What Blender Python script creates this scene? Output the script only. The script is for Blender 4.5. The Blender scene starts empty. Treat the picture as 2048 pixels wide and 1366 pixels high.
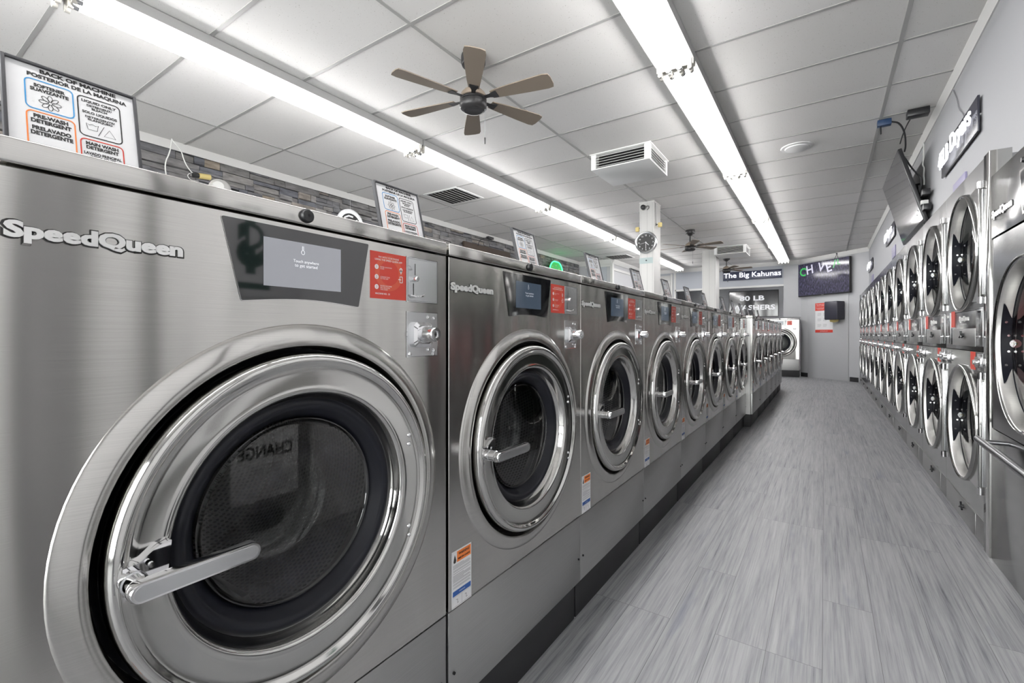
import bpy, bmesh, math, random
from math import sin, cos, pi, radians as R
from mathutils import Vector, Matrix

# ---------------------------------------------------------------- camera, world, exposure
S = bpy.context.scene
C = S.collection
CAMH = 1.023
cam_d = bpy.data.cameras.new('camera'); cam = bpy.data.objects.new('camera', cam_d); C.objects.link(cam)
cam.location = (0, 0, CAMH)
cam.rotation_euler = (R(90), 0, R(34.05))
cam_d.sensor_width = 36; cam_d.lens = 36 * 925 / 2048
cam_d.shift_y = -13.5 / 2048
cam_d.clip_start = 0.02; cam_d.clip_end = 200
S.camera = cam
W = bpy.data.worlds.new('sky'); S.world = W; W.use_nodes = True
W.node_tree.nodes['Background'].inputs[0].default_value = (1.0, 0.972, 0.955, 1)
W.node_tree.nodes['Background'].inputs[1].default_value = 18.0
TUBE_STRENGTH = 27.0
S.view_settings.view_transform = 'Standard'
S.view_settings.look = 'None'
S.view_settings.exposure = 0.25
S.view_settings.gamma = 1
S.cycles.use_denoising = True
S.cycles.max_bounces = 9
S.cycles.diffuse_bounces = 5
S.cycles.glossy_bounces = 5
S.cycles.transmission_bounces = 5
S.cycles.transparent_max_bounces = 10
S.cycles.caustics_reflective = False
S.cycles.caustics_refractive = False
S.cycles.sample_clamp_indirect = 6
S.cycles.blur_glossy = 0.5

CEIL = 2.863

# ---------------------------------------------------------------- materials
def mat(name, col, rough=.5, metal=0, emis=None, es=1, spec=None, coat=0, bump=None):
    m = bpy.data.materials.new(name); m.use_nodes = True
    b = m.node_tree.nodes['Principled BSDF']
    b.inputs['Base Color'].default_value = (*col, 1)
    b.inputs['Roughness'].default_value = rough
    b.inputs['Metallic'].default_value = metal
    if spec is not None: b.inputs['Specular IOR Level'].default_value = spec
    if coat: b.inputs['Coat Weight'].default_value = coat; b.inputs['Coat Roughness'].default_value = .05
    if emis:
        b.inputs['Emission Color'].default_value = (*emis, 1)
        b.inputs['Emission Strength'].default_value = es
    return m
def nodes(m):
    nt = m.node_tree
    return nt, nt.nodes, nt.links, nt.nodes['Principled BSDF']
def N(nt, typ, **kw):
    n = nt.nodes.new(typ)
    for k, v in kw.items(): setattr(n, k, v)
    return n

def make_steel(name, col, rough, aniso, wave, scale, sx=1.0):
    m = mat(name, col, rough, 1)
    nt, ns, L, b = nodes(m)
    b.inputs['Anisotropic'].default_value = aniso
    b.inputs['Anisotropic Rotation'].default_value = .25
    tg = N(nt, 'ShaderNodeTangent', direction_type='RADIAL', axis='Z')
    L.new(tg.outputs[0], b.inputs['Tangent'])
    tc = N(nt, 'ShaderNodeTexCoord'); oi = N(nt, 'ShaderNodeObjectInfo')
    ad = N(nt, 'ShaderNodeVectorMath', operation='ADD')
    ml = N(nt, 'ShaderNodeMath', operation='MULTIPLY'); ml.inputs[1].default_value = 37
    L.new(oi.outputs['Random'], ml.inputs[0])
    L.new(tc.outputs['Object'], ad.inputs[0]); L.new(ml.outputs[0], ad.inputs[1])
    mp = N(nt, 'ShaderNodeMapping'); mp.inputs['Scale'].default_value = (scale * sx, scale, scale * .22)
    L.new(ad.outputs[0], mp.inputs[0])
    no = N(nt, 'ShaderNodeTexNoise'); no.inputs['Scale'].default_value = 1; no.inputs['Detail'].default_value = 1.0
    L.new(mp.outputs[0], no.inputs['Vector'])
    bp = N(nt, 'ShaderNodeBump'); bp.inputs['Strength'].default_value = 1; bp.inputs['Distance'].default_value = wave
    L.new(no.outputs[0], bp.inputs['Height'])
    # fine horizontal brushing, as a slight colour grain
    mp2 = N(nt, 'ShaderNodeMapping'); mp2.inputs['Scale'].default_value = (6, 6, 900)
    L.new(tc.outputs['Object'], mp2.inputs[0])
    n2 = N(nt, 'ShaderNodeTexNoise'); n2.inputs['Scale'].default_value = 1; n2.inputs['Detail'].default_value = 2
    L.new(mp2.outputs[0], n2.inputs['Vector'])
    mr = N(nt, 'ShaderNodeMapRange'); mr.inputs[1].default_value = .3; mr.inputs[2].default_value = .7
    mr.inputs[3].default_value = .93; mr.inputs[4].default_value = 1.05
    L.new(n2.outputs[0], mr.inputs[0])
    mx = N(nt, 'ShaderNodeVectorMath', operation='SCALE'); mx.inputs[0].default_value = col
    L.new(mr.outputs[0], mx.inputs['Scale']); L.new(mx.outputs[0], b.inputs['Base Color'])
    L.new(bp.outputs[0], b.inputs['Normal'])
    return m

M = {}
M['steel'] = make_steel('brushed_steel', (.52, .51, .49), .20, .60, .010, 4, 2.0)
M['steel_panel'] = make_steel('satin_steel', (.46, .46, .455), .42, .5, .004, 4)
M['steel_dryer'] = make_steel('dryer_steel', (.31, .31, .31), .17, .4, .004, 4)
M['polished'] = mat('polished_steel', (.55, .545, .53), .09, 1)
M['ring'] = mat('dryer_ring_steel', (.40, .40, .39), .10, 1)
M['chrome'] = mat('chrome', (.82, .82, .83), .07, 1)
M['chrome_satin'] = mat('satin_chrome', (.70, .71, .72), .25, 1)
M['bandsteel'] = make_steel('band_steel', (.78, .77, .75), .33, .2, .002, 8)
M['black'] = mat('black_plastic', (.012, .012, .014), .35)
M['base'] = mat('black_base', (.018, .018, .020), .55)
M['rubber'] = mat('dark_rubber', (.008, .009, .014), .35, spec=.3)
M['display'] = mat('black_display_glass', (.008, .008, .010), .04, coat=1)
M['screen_on'] = mat('screen_lit', (.05, .05, .055), .08, emis=(.42, .43, .47), es=.55)
M['screen_dim'] = mat('screen_dim', (.02, .025, .03), .08, emis=(.10, .14, .20), es=.35)
M['screen_text'] = mat('screen_text', (.7, .7, .72), .3, emis=(.8, .82, .86), es=.55)
M['screen_text_dim'] = mat('screen_text_dim', (.5, .5, .55), .3, emis=(.5, .55, .6), es=.4)
M['white'] = mat('white_paint', (.58, .575, .56), .45)
M['fixture'] = mat('fixture_enamel', (.45, .45, .445), .35)
M['socket'] = mat('socket_plastic', (.55, .53, .49), .5)
M['paper'] = mat('printed_white', (.80, .80, .81), .45)
M['ink'] = mat('ink_black', (.015, .015, .015), .5)
M['letter'] = mat('letter_silver', (.82, .82, .81), .22, .25)
M['red'] = mat('sticker_red', (.62, .055, .035), .35)
M['red2'] = mat('sticker_red_light', (.66, .10, .05), .35)
M['orange'] = mat('print_orange', (.85, .22, .04), .45)
M['blue'] = mat('print_blue', (.05, .30, .62), .45)
M['navy'] = mat('print_navy', (.02, .10, .36), .45)
M['greytext'] = mat('print_grey', (.25, .25, .26), .5)
M['frame'] = mat('sign_frame_grey', (.055, .055, .06), .5, 0, spec=.3)
M['bar'] = mat('dark_steel_tube', (.22, .22, .23), .3, 1)
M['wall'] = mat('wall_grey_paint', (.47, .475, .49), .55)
M['wall_dimmed'] = mat('wall_grey_paint_dimmed', (.39, .395, .41), .55)  # same grey wall paint, darkened on the right wall to offset strong tube light
M['wall_far'] = mat('wall_blue_grey_paint', (.42, .44, .48), .6)
M['wall_recess'] = mat('wall_recess_grey', (.55, .56, .58), .6)
M['crown'] = mat('crown_white', (.64, .635, .62), .4)
M['baseboard'] = mat('baseboard_black', (.02, .02, .022), .5)
M['gridbar'] = mat('ceiling_grid_grey', (.40, .395, .385), .45)
M['vent'] = mat('vent_white', (.76, .76, .75), .4)
M['dark'] = mat('vent_dark', (.012, .012, .013), .8)
M['fanblack'] = mat('fan_black', (.03, .029, .03), .4, .3)
M['fanblade'] = mat('fan_blade_taupe', (.23, .185, .145), .5)
M['brass'] = mat('yellowed_plastic', (.62, .50, .20), .5)
M['tape'] = mat('pale_blue_tape', (.40, .48, .48), .6)
M['neon'] = mat('neon_white', (.9, .9, .95), .4, emis=(.93, .94, 1.0), es=1.25)
M['signblack'] = mat('sign_black', (.035, .035, .05), .25)
M['signnavy'] = mat('sign_navy', (.035, .04, .075), .3)
M['purple'] = mat('purple_plate', (.28, .26, .40), .45)
M['green_neon'] = mat('green_neon', (.05, .6, .2), .4, emis=(.04, .85, .22), es=3.5)
M['green_face'] = mat('green_face', (.02, .30, .06), .4, emis=(.01, .35, .05), es=.5)
M['green_ink'] = mat('green_print', (.01, .07, .045), .4)
M['white_neon'] = mat('white_neon_ring', (.85, .88, .9), .4, emis=(.85, .9, .92), es=1.6)
M['tv'] = mat('tv_bezel', (.02, .02, .022), .3)
M['tvscreen'] = mat('tv_screen_off', (.03, .03, .035), .10, coat=.6)
M['cable'] = mat('cable_black', (.02, .02, .022), .5)
M['cable_white'] = mat('cable_white', (.7, .7, .68), .5)
M['bluedev'] = mat('navy_plastic', (.02, .05, .12), .4)
M['wood'] = mat('dark_brown_wood', (.055, .038, .028), .6)
M['glassdark'] = mat('tinted', (.02, .02, .02), .1)
M['text80'] = mat('screen_letters_grey', (.5, .5, .52), .4, emis=(.62, .63, .66), es=.55)
M['towel'] = mat('blue_grey_towel', (.20, .28, .34), .9)

def m_tube():
    m = bpy.data.materials.new('fluorescent_tube'); m.use_nodes = True
    b = m.node_tree.nodes['Principled BSDF']
    b.inputs['Base Color'].default_value = (.9, .9, .9, 1)
    b.inputs['Emission Color'].default_value = (1.0, .985, .982, 1)
    b.inputs['Emission Strength'].default_value = TUBE_STRENGTH
    return m
M['tube'] = m_tube()

def m_glass(ior=1.75):
    m = bpy.data.materials.new('door_glass'); m.use_nodes = True
    nt = m.node_tree; ns = nt.nodes; L = nt.links
    ns.remove(ns['Principled BSDF'])
    tr = N(nt, 'ShaderNodeBsdfTransparent'); tr.inputs[0].default_value = (.80, .82, .82, 1)
    gl = N(nt, 'ShaderNodeBsdfGlossy'); gl.inputs['Roughness'].default_value = .02
    gl.inputs[0].default_value = (.9, .9, .9, 1)
    fr = N(nt, 'ShaderNodeFresnel'); fr.inputs[0].default_value = ior
    mx = N(nt, 'ShaderNodeMixShader')
    L.new(fr.outputs[0], mx.inputs[0]); L.new(tr.outputs[0], mx.inputs[1]); L.new(gl.outputs[0], mx.inputs[2])
    L.new(mx.outputs[0], ns['Material Output'].inputs[0])
    return m
M['glass'] = m_glass(); M['glass_thin'] = m_glass(1.16)

def m_perf(name, base, hole, scale, metal=.9, rough=.35):
    m = mat(name, base, rough, metal)
    nt, ns, L, b = nodes(m)
    tc = N(nt, 'ShaderNodeUVMap')
    mp = N(nt, 'ShaderNodeMapping'); mp.inputs['Scale'].default_value = (scale, scale, 1)
    L.new(tc.outputs[0], mp.inputs[0])
    vo = N(nt, 'ShaderNodeTexVoronoi', voronoi_dimensions='2D'); vo.inputs['Scale'].default_value = 1
    vo.inputs['Randomness'].default_value = 0
    # shear the grid into staggered rows
    sp = N(nt, 'ShaderNodeSeparateXYZ'); L.new(mp.outputs[0], sp.inputs[0])
    ma = N(nt, 'ShaderNodeMath', operation='MULTIPLY_ADD'); L.new(sp.outputs[1], ma.inputs[0]); ma.inputs[1].default_value = .5
    L.new(sp.outputs[0], ma.inputs[2])
    cb = N(nt, 'ShaderNodeCombineXYZ'); L.new(ma.outputs[0], cb.inputs[0]); L.new(sp.outputs[1], cb.inputs[1])
    L.new(cb.outputs[0], vo.inputs['Vector'])
    cr = N(nt, 'ShaderNodeValToRGB'); cr.color_ramp.elements[0].position = .26; cr.color_ramp.elements[1].position = .34
    cr.color_ramp.elements[0].color = (*hole, 1); cr.color_ramp.elements[1].color = (*base, 1)
    L.new(vo.outputs['Distance'], cr.inputs[0]); L.new(cr.outputs[0], b.inputs['Base Color'])
    return m
M['drum'] = m_perf('perforated_drum', (.42, .41, .39), (.01, .01, .01), 90)
M['perf'] = m_perf('perforated_dark', (.42, .46, .45), (.006, .007, .008), 70, .6)

def m_ceiling():
    m = mat('acoustic_tile', (.78, .77, .755), .8)
    nt, ns, L, b = nodes(m)
    tc = N(nt, 'ShaderNodeTexCoord')
    vo = N(nt, 'ShaderNodeTexVoronoi'); vo.inputs['Scale'].default_value = 95
    L.new(tc.outputs['Object'], vo.inputs['Vector'])
    n = N(nt, 'ShaderNodeTexNoise'); n.inputs['Scale'].default_value = 60; n.inputs['Detail'].default_value = 3
    L.new(tc.outputs['Object'], n.inputs['Vector'])
    mu = N(nt, 'ShaderNodeMath', operation='MULTIPLY_ADD'); L.new(n.outputs[0], mu.inputs[0]); mu.inputs[1].default_value = .75
    L.new(vo.outputs['Distance'], mu.inputs[2])
    cr = N(nt, 'ShaderNodeValToRGB'); cr.color_ramp.elements[0].position = .40; cr.color_ramp.elements[1].position = .50
    cr.color_ramp.elements[0].color = (.42, .40, .37, 1); cr.color_ramp.elements[1].color = (.76, .745, .73, 1)
    L.new(mu.outputs[0], cr.inputs[0])
    # each tile has its own slight tone
    br = N(nt, 'ShaderNodeTexBrick', offset=0); br.inputs['Scale'].default_value = 1
    br.inputs['Brick Width'].default_value = 1.2125; br.inputs['Row Height'].default_value = .6125
    br.inputs['Mortar Size'].default_value = 0; br.inputs['Color1'].default_value = (.92, .92, .91, 1); br.inputs['Color2'].default_value = (1.02, 1.02, 1.02, 1)
    mp = N(nt, 'ShaderNodeMapping'); mp.inputs['Location'].default_value = (-.396 + 12.125, -3.155 + 6.125, 0)
    L.new(tc.outputs['Object'], mp.inputs[0]); L.new(mp.outputs[0], br.inputs['Vector'])
    mx = N(nt, 'ShaderNodeMix', data_type='RGBA', blend_type='MULTIPLY'); mx.inputs[0].default_value = 1
    L.new(cr.outputs[0], mx.inputs[6]); L.new(br.outputs[0], mx.inputs[7]); L.new(mx.outputs[2], b.inputs['Base Color'])
    bp = N(nt, 'ShaderNodeBump'); bp.inputs['Strength'].default_value = .25; bp.inputs['Distance'].default_value = .002
    L.new(n.outputs[0], bp.inputs['Height']); L.new(bp.outputs[0], b.inputs['Normal'])
    return m
M['tile'] = m_ceiling()

def m_floor():
    m = mat('grey_oak_planks', (.4, .4, .4), .42)
    nt, ns, L, b = nodes(m)
    tc = N(nt, 'ShaderNodeTexCoord')
    mp = N(nt, 'ShaderNodeMapping'); mp.inputs['Rotation'].default_value = (0, 0, R(90)); mp.inputs['Location'].default_value = (20, 20.07, 0)
    L.new(tc.outputs['Object'], mp.inputs[0])
    br = N(nt, 'ShaderNodeTexBrick', offset=.37, offset_frequency=3); br.inputs['Scale'].default_value = 1
    br.inputs['Brick Width'].default_value = 1.22; br.inputs['Row Height'].default_value = .152
    br.inputs['Mortar Size'].default_value = .0009; br.inputs['Mortar Smooth'].default_value = .3
    br.inputs['Color1'].default_value = (0, 0, 0, 1); br.inputs['Color2'].default_value = (1, 1, 1, 1); br.inputs['Mortar'].default_value = (.5, .5, .5, 1)
    L.new(mp.outputs[0], br.inputs['Vector'])
    # grain stretched along the plank, shifted per plank
    sp = N(nt, 'ShaderNodeSeparateXYZ'); L.new(br.outputs['Color'], sp.inputs[0])
    ad = N(nt, 'ShaderNodeVectorMath', operation='ADD'); cb = N(nt, 'ShaderNodeCombineXYZ')
    ml = N(nt, 'ShaderNodeMath', operation='MULTIPLY'); ml.inputs[1].default_value = 23
    L.new(sp.outputs[0], ml.inputs[0]); L.new(ml.outputs[0], cb.inputs[2])
    L.new(tc.outputs['Object'], ad.inputs[0]); L.new(cb.outputs[0], ad.inputs[1])
    g = []
    for sc, det in (((150, 3.5, 1), 6), ((45, 1.6, 1), 4), ((11, 1.5, 1), 3)):
        k = N(nt, 'ShaderNodeMapping'); k.inputs['Scale'].default_value = sc; L.new(ad.outputs[0], k.inputs[0])
        n = N(nt, 'ShaderNodeTexNoise'); n.inputs['Scale'].default_value = 1; n.inputs['Detail'].default_value = det; n.inputs['Roughness'].default_value = .65
        L.new(k.outputs[0], n.inputs['Vector']); g.append(n)
    a = N(nt, 'ShaderNodeMath', operation='MULTIPLY_ADD'); L.new(g[0].outputs[0], a.inputs[0]); a.inputs[1].default_value = .55
    c = N(nt, 'ShaderNodeMath', operation='MULTIPLY'); L.new(g[1].outputs[0], c.inputs[0]); c.inputs[1].default_value = .55
    L.new(c.outputs[0], a.inputs[2])
    d = N(nt, 'ShaderNodeMath', operation='MULTIPLY_ADD'); L.new(sp.outputs[0], d.inputs[0]); d.inputs[1].default_value = .07; L.new(a.outputs[0], d.inputs[2])
    cr = N(nt, 'ShaderNodeValToRGB'); e = cr.color_ramp.elements
    e[0].position = .38; e[0].color = (.085, .09, .105, 1); e[1].position = .80; e[1].color = (.42, .42, .43, 1)
    x = e.new(.48); x.color = (.215, .22, .235, 1); x = e.new(.60); x.color = (.305, .307, .318, 1)
    L.new(d.outputs[0], cr.inputs[0])
    # bluish stains
    cr2 = N(nt, 'ShaderNodeValToRGB'); e = cr2.color_ramp.elements
    e[0].position = .62; e[0].color = (0, 0, 0, 1); e[1].position = .80; e[1].color = (.8, .8, .8, 1)
    L.new(g[2].outputs[0], cr2.inputs[0])
    mx = N(nt, 'ShaderNodeMix', data_type='RGBA'); L.new(cr2.outputs[0], mx.inputs[0]); L.new(cr.outputs[0], mx.inputs[6]); mx.inputs[7].default_value = (.13, .15, .21, 1)
    m2 = N(nt, 'ShaderNodeMix', data_type='RGBA'); L.new(br.outputs['Fac'], m2.inputs[0]); L.new(mx.outputs[2], m2.inputs[6]); m2.inputs[7].default_value = (.10, .10, .105, 1)
    L.new(m2.outputs[2], b.inputs['Base Color'])
    bp = N(nt, 'ShaderNodeBump'); bp.inputs['Strength'].default_value = .5; bp.inputs['Distance'].default_value = .0012
    L.new(g[0].outputs[0], bp.inputs['Height']); L.new(bp.outputs[0], b.inputs['Normal'])
    return m
M['floor'] = m_floor()

def m_stone():
    m = mat('ledger_stone', (.3, .3, .3), .85)
    nt, ns, L, b = nodes(m)
    ge = N(nt, 'ShaderNodeNewGeometry')
    cr = N(nt, 'ShaderNodeValToRGB'); cr.color_ramp.interpolation = 'CONSTANT'; e = cr.color_ramp.elements
    cols = [(.0, (.205, .20, .20)), (.14, (.25, .245, .245)), (.30, (.175, .175, .185)), (.42, (.22, .215, .21)), (.56, (.28, .27, .262)),
            (.70, (.15, .155, .175)), (.78, (.35, .30, .245)), (.83, (.19, .19, .20)), (.94, (.31, .28, .25))]
    e[0].position = 0; e[0].color = (*cols[0][1], 1); e[1].position = cols[1][0]; e[1].color = (*cols[1][1], 1)
    for p, c in cols[2:]:
        x = e.new(p); x.color = (*c, 1)
    L.new(ge.outputs['Random Per Island'], cr.inputs[0])
    tc = N(nt, 'ShaderNodeTexCoord')
    k = N(nt, 'ShaderNodeMapping'); k.inputs['Scale'].default_value = (1, 7, 26); L.new(tc.outputs['Object'], k.inputs[0])
    n = N(nt, 'ShaderNodeTexNoise'); n.inputs['Scale'].default_value = 1; n.inputs['Detail'].default_value = 6; L.new(k.outputs[0], n.inputs['Vector'])
    mr = N(nt, 'ShaderNodeMapRange'); mr.inputs[1].default_value = .25; mr.inputs[2].default_value = .75; mr.inputs[3].default_value = .55; mr.inputs[4].default_value = 1.35
    L.new(n.outputs[0], mr.inputs[0])
    sc = N(nt, 'ShaderNodeVectorMath', operation='SCALE'); L.new(cr.outputs[0], sc.inputs[0]); L.new(mr.outputs[0], sc.inputs['Scale'])
    L.new(sc.outputs[0], b.inputs['Base Color'])
    bp = N(nt, 'ShaderNodeBump'); bp.inputs['Strength'].default_value = .9; bp.inputs['Distance'].default_value = .02
    L.new(n.outputs[0], bp.inputs['Height']); L.new(bp.outputs[0], b.inputs['Normal'])
    return m
M['stone'] = m_stone()

def m_floral():
    m = mat('red_floral_fabric', (.4, .04, .05), .9)
    nt, ns, L, b = nodes(m)
    tc = N(nt, 'ShaderNodeTexCoord')
    w = N(nt, 'ShaderNodeTexWave', wave_type='RINGS'); w.inputs['Scale'].default_value = 14; w.inputs['Distortion'].default_value = 6
    w.inputs['Detail'].default_value = 1
    L.new(tc.outputs['Object'], w.inputs['Vector'])
    cr = N(nt, 'ShaderNodeValToRGB'); e = cr.color_ramp.elements
    e[0].position = .2; e[0].color = (.22, .02, .03, 1); e[1].position = .95; e[1].color = (.75, .45, .45, 1)
    x = e.new(.7); x.color = (.42, .07, .09, 1)
    L.new(w.outputs[0], cr.inputs[0]); L.new(cr.outputs[0], b.inputs['Base Color'])
    return m
M['floral'] = m_floral()

def m_tvpic():
    m = mat('tv_picture', (.02, .02, .03), .12)
    nt, ns, L, b = nodes(m)
    tc = N(nt, 'ShaderNodeTexCoord')
    k = N(nt, 'ShaderNodeMapping'); k.inputs['Scale'].default_value = (34, 34, 16); k.inputs['Rotation'].default_value = (0, R(35), 0); L.new(tc.outputs['Object'], k.inputs[0])
    n = N(nt, 'ShaderNodeTexNoise'); n.inputs['Scale'].default_value = 1; n.inputs['Detail'].default_value = 3; L.new(k.outputs[0], n.inputs['Vector'])
    cr = N(nt, 'ShaderNodeValToRGB'); e = cr.color_ramp.elements
    e[0].position = .42; e[0].color = (.006, .006, .012, 1); e[1].position = .75; e[1].color = (.10, .085, .17, 1)
    L.new(n.outputs[0], cr.inputs[0]); L.new(cr.outputs[0], b.inputs['Emission Color']); b.inputs['Emission Strength'].default_value = .8
    return m
M['tvpic'] = m_tvpic()
M['tv_green'] = mat('tv_letter_green', (.02, .2, .05), .3, emis=(.03, .45, .08), es=.6)
M['tv_white'] = mat('tv_letter_lilac', (.3, .3, .35), .3, emis=(.5, .48, .6), es=.6)

# ---------------------------------------------------------------- mesh helpers
class MB:
    def __init__(s): s.v = []; s.f = []; s.m = []; s.mats = []; s.uv = {}
    def mi(s, m):
        if m not in s.mats: s.mats.append(m)
        return s.mats.index(m)
    def add(s, vs, fs, m, X=None, uv=None):
        o = len(s.v); i = s.mi(m)
        for v in vs:
            v = Vector(v)
            s.v.append(X @ v if X else v)
        for k, f in enumerate(fs):
            if uv: s.uv[len(s.f)] = uv[k]
            s.f.append([a + o for a in f]); s.m.append(i)
        return s
    def box(s, x0, x1, y0, y1, z0, z1, m, bev=0, X=None, seg=2):
        vs = [(x, y, z) for x in (x0, x1) for y in (y0, y1) for z in (z0, z1)]
        fs = [(0, 1, 3, 2), (4, 6, 7, 5), (0, 4, 5, 1), (2, 3, 7, 6), (0, 2, 6, 4), (1, 5, 7, 3)]
        if bev:
            bm = bmesh.new(); bv = [bm.verts.new(v) for v in vs]
            for f in fs: bm.faces.new([bv[i] for i in f])
            bmesh.ops.bevel(bm, geom=bm.edges[:], offset=bev, segments=seg, affect='EDGES', profile=.5)
            bm.verts.index_update(); vs = [tuple(v.co) for v in bm.verts]; fs = [[v.index for v in f.verts] for f in bm.faces]; bm.free()
        return s.add(vs, fs, m, X)
    # lathe around the y axis: prof = [(r, y)], centre (cx, cz)
    def lathe(s, prof, m, cx=0, cz=0, n=64, X=None, uvs=None, close=False):
        vs = []; fs = []; uv = []
        for (r, y) in prof:
            for k in range(n):
                a = 2 * pi * k / n; vs.append((cx + r * cos(a), y, cz + r * sin(a)))
        P = len(prof); L = [0]
        for i in range(1, P): L.append(L[-1] + math.hypot(prof[i][0] - prof[i-1][0], prof[i][1] - prof[i-1][1]))
        for i in range(P - 1):
            rr = max(prof[i][0], prof[i+1][0], .01)
            for k in range(n):
                k2 = (k + 1) % n
                fs.append((i*n+k, i*n+k2, (i+1)*n+k2, (i+1)*n+k))
                u0 = 2*pi*k/n*rr; u1 = 2*pi*(k+1)/n*rr
                uv.append([(u0, L[i]), (u1, L[i]), (u1, L[i+1]), (u0, L[i+1])])
        return s.add(vs, fs, m, X, uv)
    def disc(s, r, y, m, cx=0, cz=0, n=48, X=None, flip=False):
        vs = [(cx + r*cos(2*pi*k/n), y, cz + r*sin(2*pi*k/n)) for k in range(n)]
        return s.add(vs, [list(range(n))[::-1] if flip else list(range(n))], m, X)
    def cyl(s, p0, p1, r0, m, r1=None, n=20, X=None, cap=True):
        p0 = Vector(p0); p1 = Vector(p1); r1 = r0 if r1 is None else r1
        d = (p1 - p0).normalized(); u = d.orthogonal().normalized(); w = d.cross(u)
        vs = [p0 + (u*cos(2*pi*k/n) + w*sin(2*pi*k/n))*r0 for k in range(n)] + [p1 + (u*cos(2*pi*k/n) + w*sin(2*pi*k/n))*r1 for k in range(n)]
        fs = [(k, (k+1) % n, n+(k+1) % n, n+k) for k in range(n)]
        if cap: fs += [list(range(n))[::-1], list(range(n, 2*n))]
        return s.add(vs, fs, m, X)
    def tube(s, pts, r, m, n=8, X=None):
        pts = [Vector(p) for p in pts]; vs = []; fs = []
        u = None
        for i, p in enumerate(pts):
            d = (pts[min(i+1, len(pts)-1)] - pts[max(i-1, 0)]).normalized()
            if u is None: u = d.orthogonal().normalized()
            u = (u - d * u.dot(d)); u = u.normalized() if u.length > 1e-6 else d.orthogonal().normalized()
            w = d.cross(u)
            vs += [p + (u*cos(2*pi*k/n) + w*sin(2*pi*k/n))*r for k in range(n)]
        for i in range(len(pts)-1):
            fs += [(i*n+k, i*n+(k+1) % n, (i+1)*n+(k+1) % n, (i+1)*n+k) for k in range(n)]
        fs += [list(range(n))[::-1], [len(vs)-n+k for k in range(n)]]
        return s.add(vs, fs, m, X)
    # polygon given in (x, z), counter-clockwise seen from -y, extruded from y0 (front) to y1 (back)
    def poly(s, pts, y0, y1, m, X=None, bev=0):
        n = len(pts)
        vs = [(x, y0, z) for x, z in pts] + [(x, y1, z) for x, z in pts]
        fs = [list(range(n)), list(range(n, 2*n))[::-1]] + [(k, k+n, (k+1) % n+n, (k+1) % n) for k in range(n)]
        return s.add(vs, fs, m, X)
    # outline: a closed polyline drawn as a flat ribbon
    def ribbon(s, pts, w, y, m, X=None, closed=True):
        n = len(pts); vs = []; fs = []
        for i, (x, z) in enumerate(pts):
            a = pts[(i-1) % n] if (closed or i > 0) else pts[i]; b = pts[(i+1) % n] if (closed or i < n-1) else pts[i]
            dx, dz = b[0]-a[0], b[1]-a[1]; l = math.hypot(dx, dz) or 1; nx, nz = -dz/l*w/2, dx/l*w/2
            vs += [(x+nx, y, z+nz), (x-nx, y, z-nz)]
        for i in range(n if closed else n-1):
            j = (i+1) % n; fs.append((2*i, 2*i+1, 2*j+1, 2*j))
        return s.add(vs, fs, m, X)
    def text(s, body, x, z, m, w=None, h=None, y=0, off=0, ext=0, align='CENTER', X=None, bold=0, tube=0):
        vs, fs, (a0, a1, b0, b1) = text_geo(body, off or bold, ext, align, tube)
        sx = (w / (a1-a0)) if w else None; sz = (h / (b1-b0)) if h else None
        sx = sx or sz; sz = sz or sx
        cx = {'CENTER': (a0+a1)/2, 'LEFT': a0, 'RIGHT': a1}[align]; cz = (b0+b1)/2
        q = [(x+(v[0]-cx)*sx, y - v[2]*(sx if tube else 1), z+(v[1]-cz)*sz) for v in vs]
        return s.add(q, fs, m, X)
    def build(s, name, parent=None, smooth=35, kind=None, loc=None):
        me = bpy.data.meshes.new(name); me.from_pydata([tuple(v) for v in s.v], [], s.f)
        for m in s.mats: me.materials.append(M[m])
        me.polygons.foreach_set('material_index', s.m)
        if s.uv:
            ul = me.uv_layers.new(name='UVMap')
            for fi, c in s.uv.items():
                for li, q in zip(me.polygons[fi].loop_indices, c): ul.data[li].uv = q
        me.polygons.foreach_set('use_smooth', [bool(smooth)] * len(me.polygons))
        me.update()
        if smooth: me.set_sharp_from_angle(angle=R(smooth))
        o = bpy.data.objects.new(name, me); C.objects.link(o)
        if parent: o.parent = parent
        if kind: o['kind'] = kind
        if loc: o.location = loc
        return o

_tc = {}
def text_geo(body, off=0, ext=0, align='CENTER', tube=0):
    k = (body, off, ext, align, tube)
    if k in _tc: return _tc[k]
    cu = bpy.data.curves.new('t', 'FONT'); cu.body = body; cu.size = 1; cu.offset = off; cu.extrude = ext
    cu.align_x = align; cu.resolution_u = 3; cu.space_line = .95
    if tube: cu.fill_mode = 'NONE'; cu.bevel_depth = tube; cu.bevel_resolution = 1; cu.resolution_u = 4
    o = bpy.data.objects.new('t', cu); C.objects.link(o)
    dg = bpy.context.evaluated_depsgraph_get(); me = bpy.data.meshes.new_from_object(o.evaluated_get(dg))
    vs = [tuple(v.co) for v in me.vertices]; fs = [list(p.vertices) for p in me.polygons]
    bpy.data.objects.remove(o); bpy.data.curves.remove(cu); bpy.data.meshes.remove(me)
    xs = [v[0] for v in vs]; ys = [v[1] for v in vs]
    _tc[k] = (vs, fs, (min(xs), max(xs), min(ys), max(ys)))
    return _tc[k]

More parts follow.
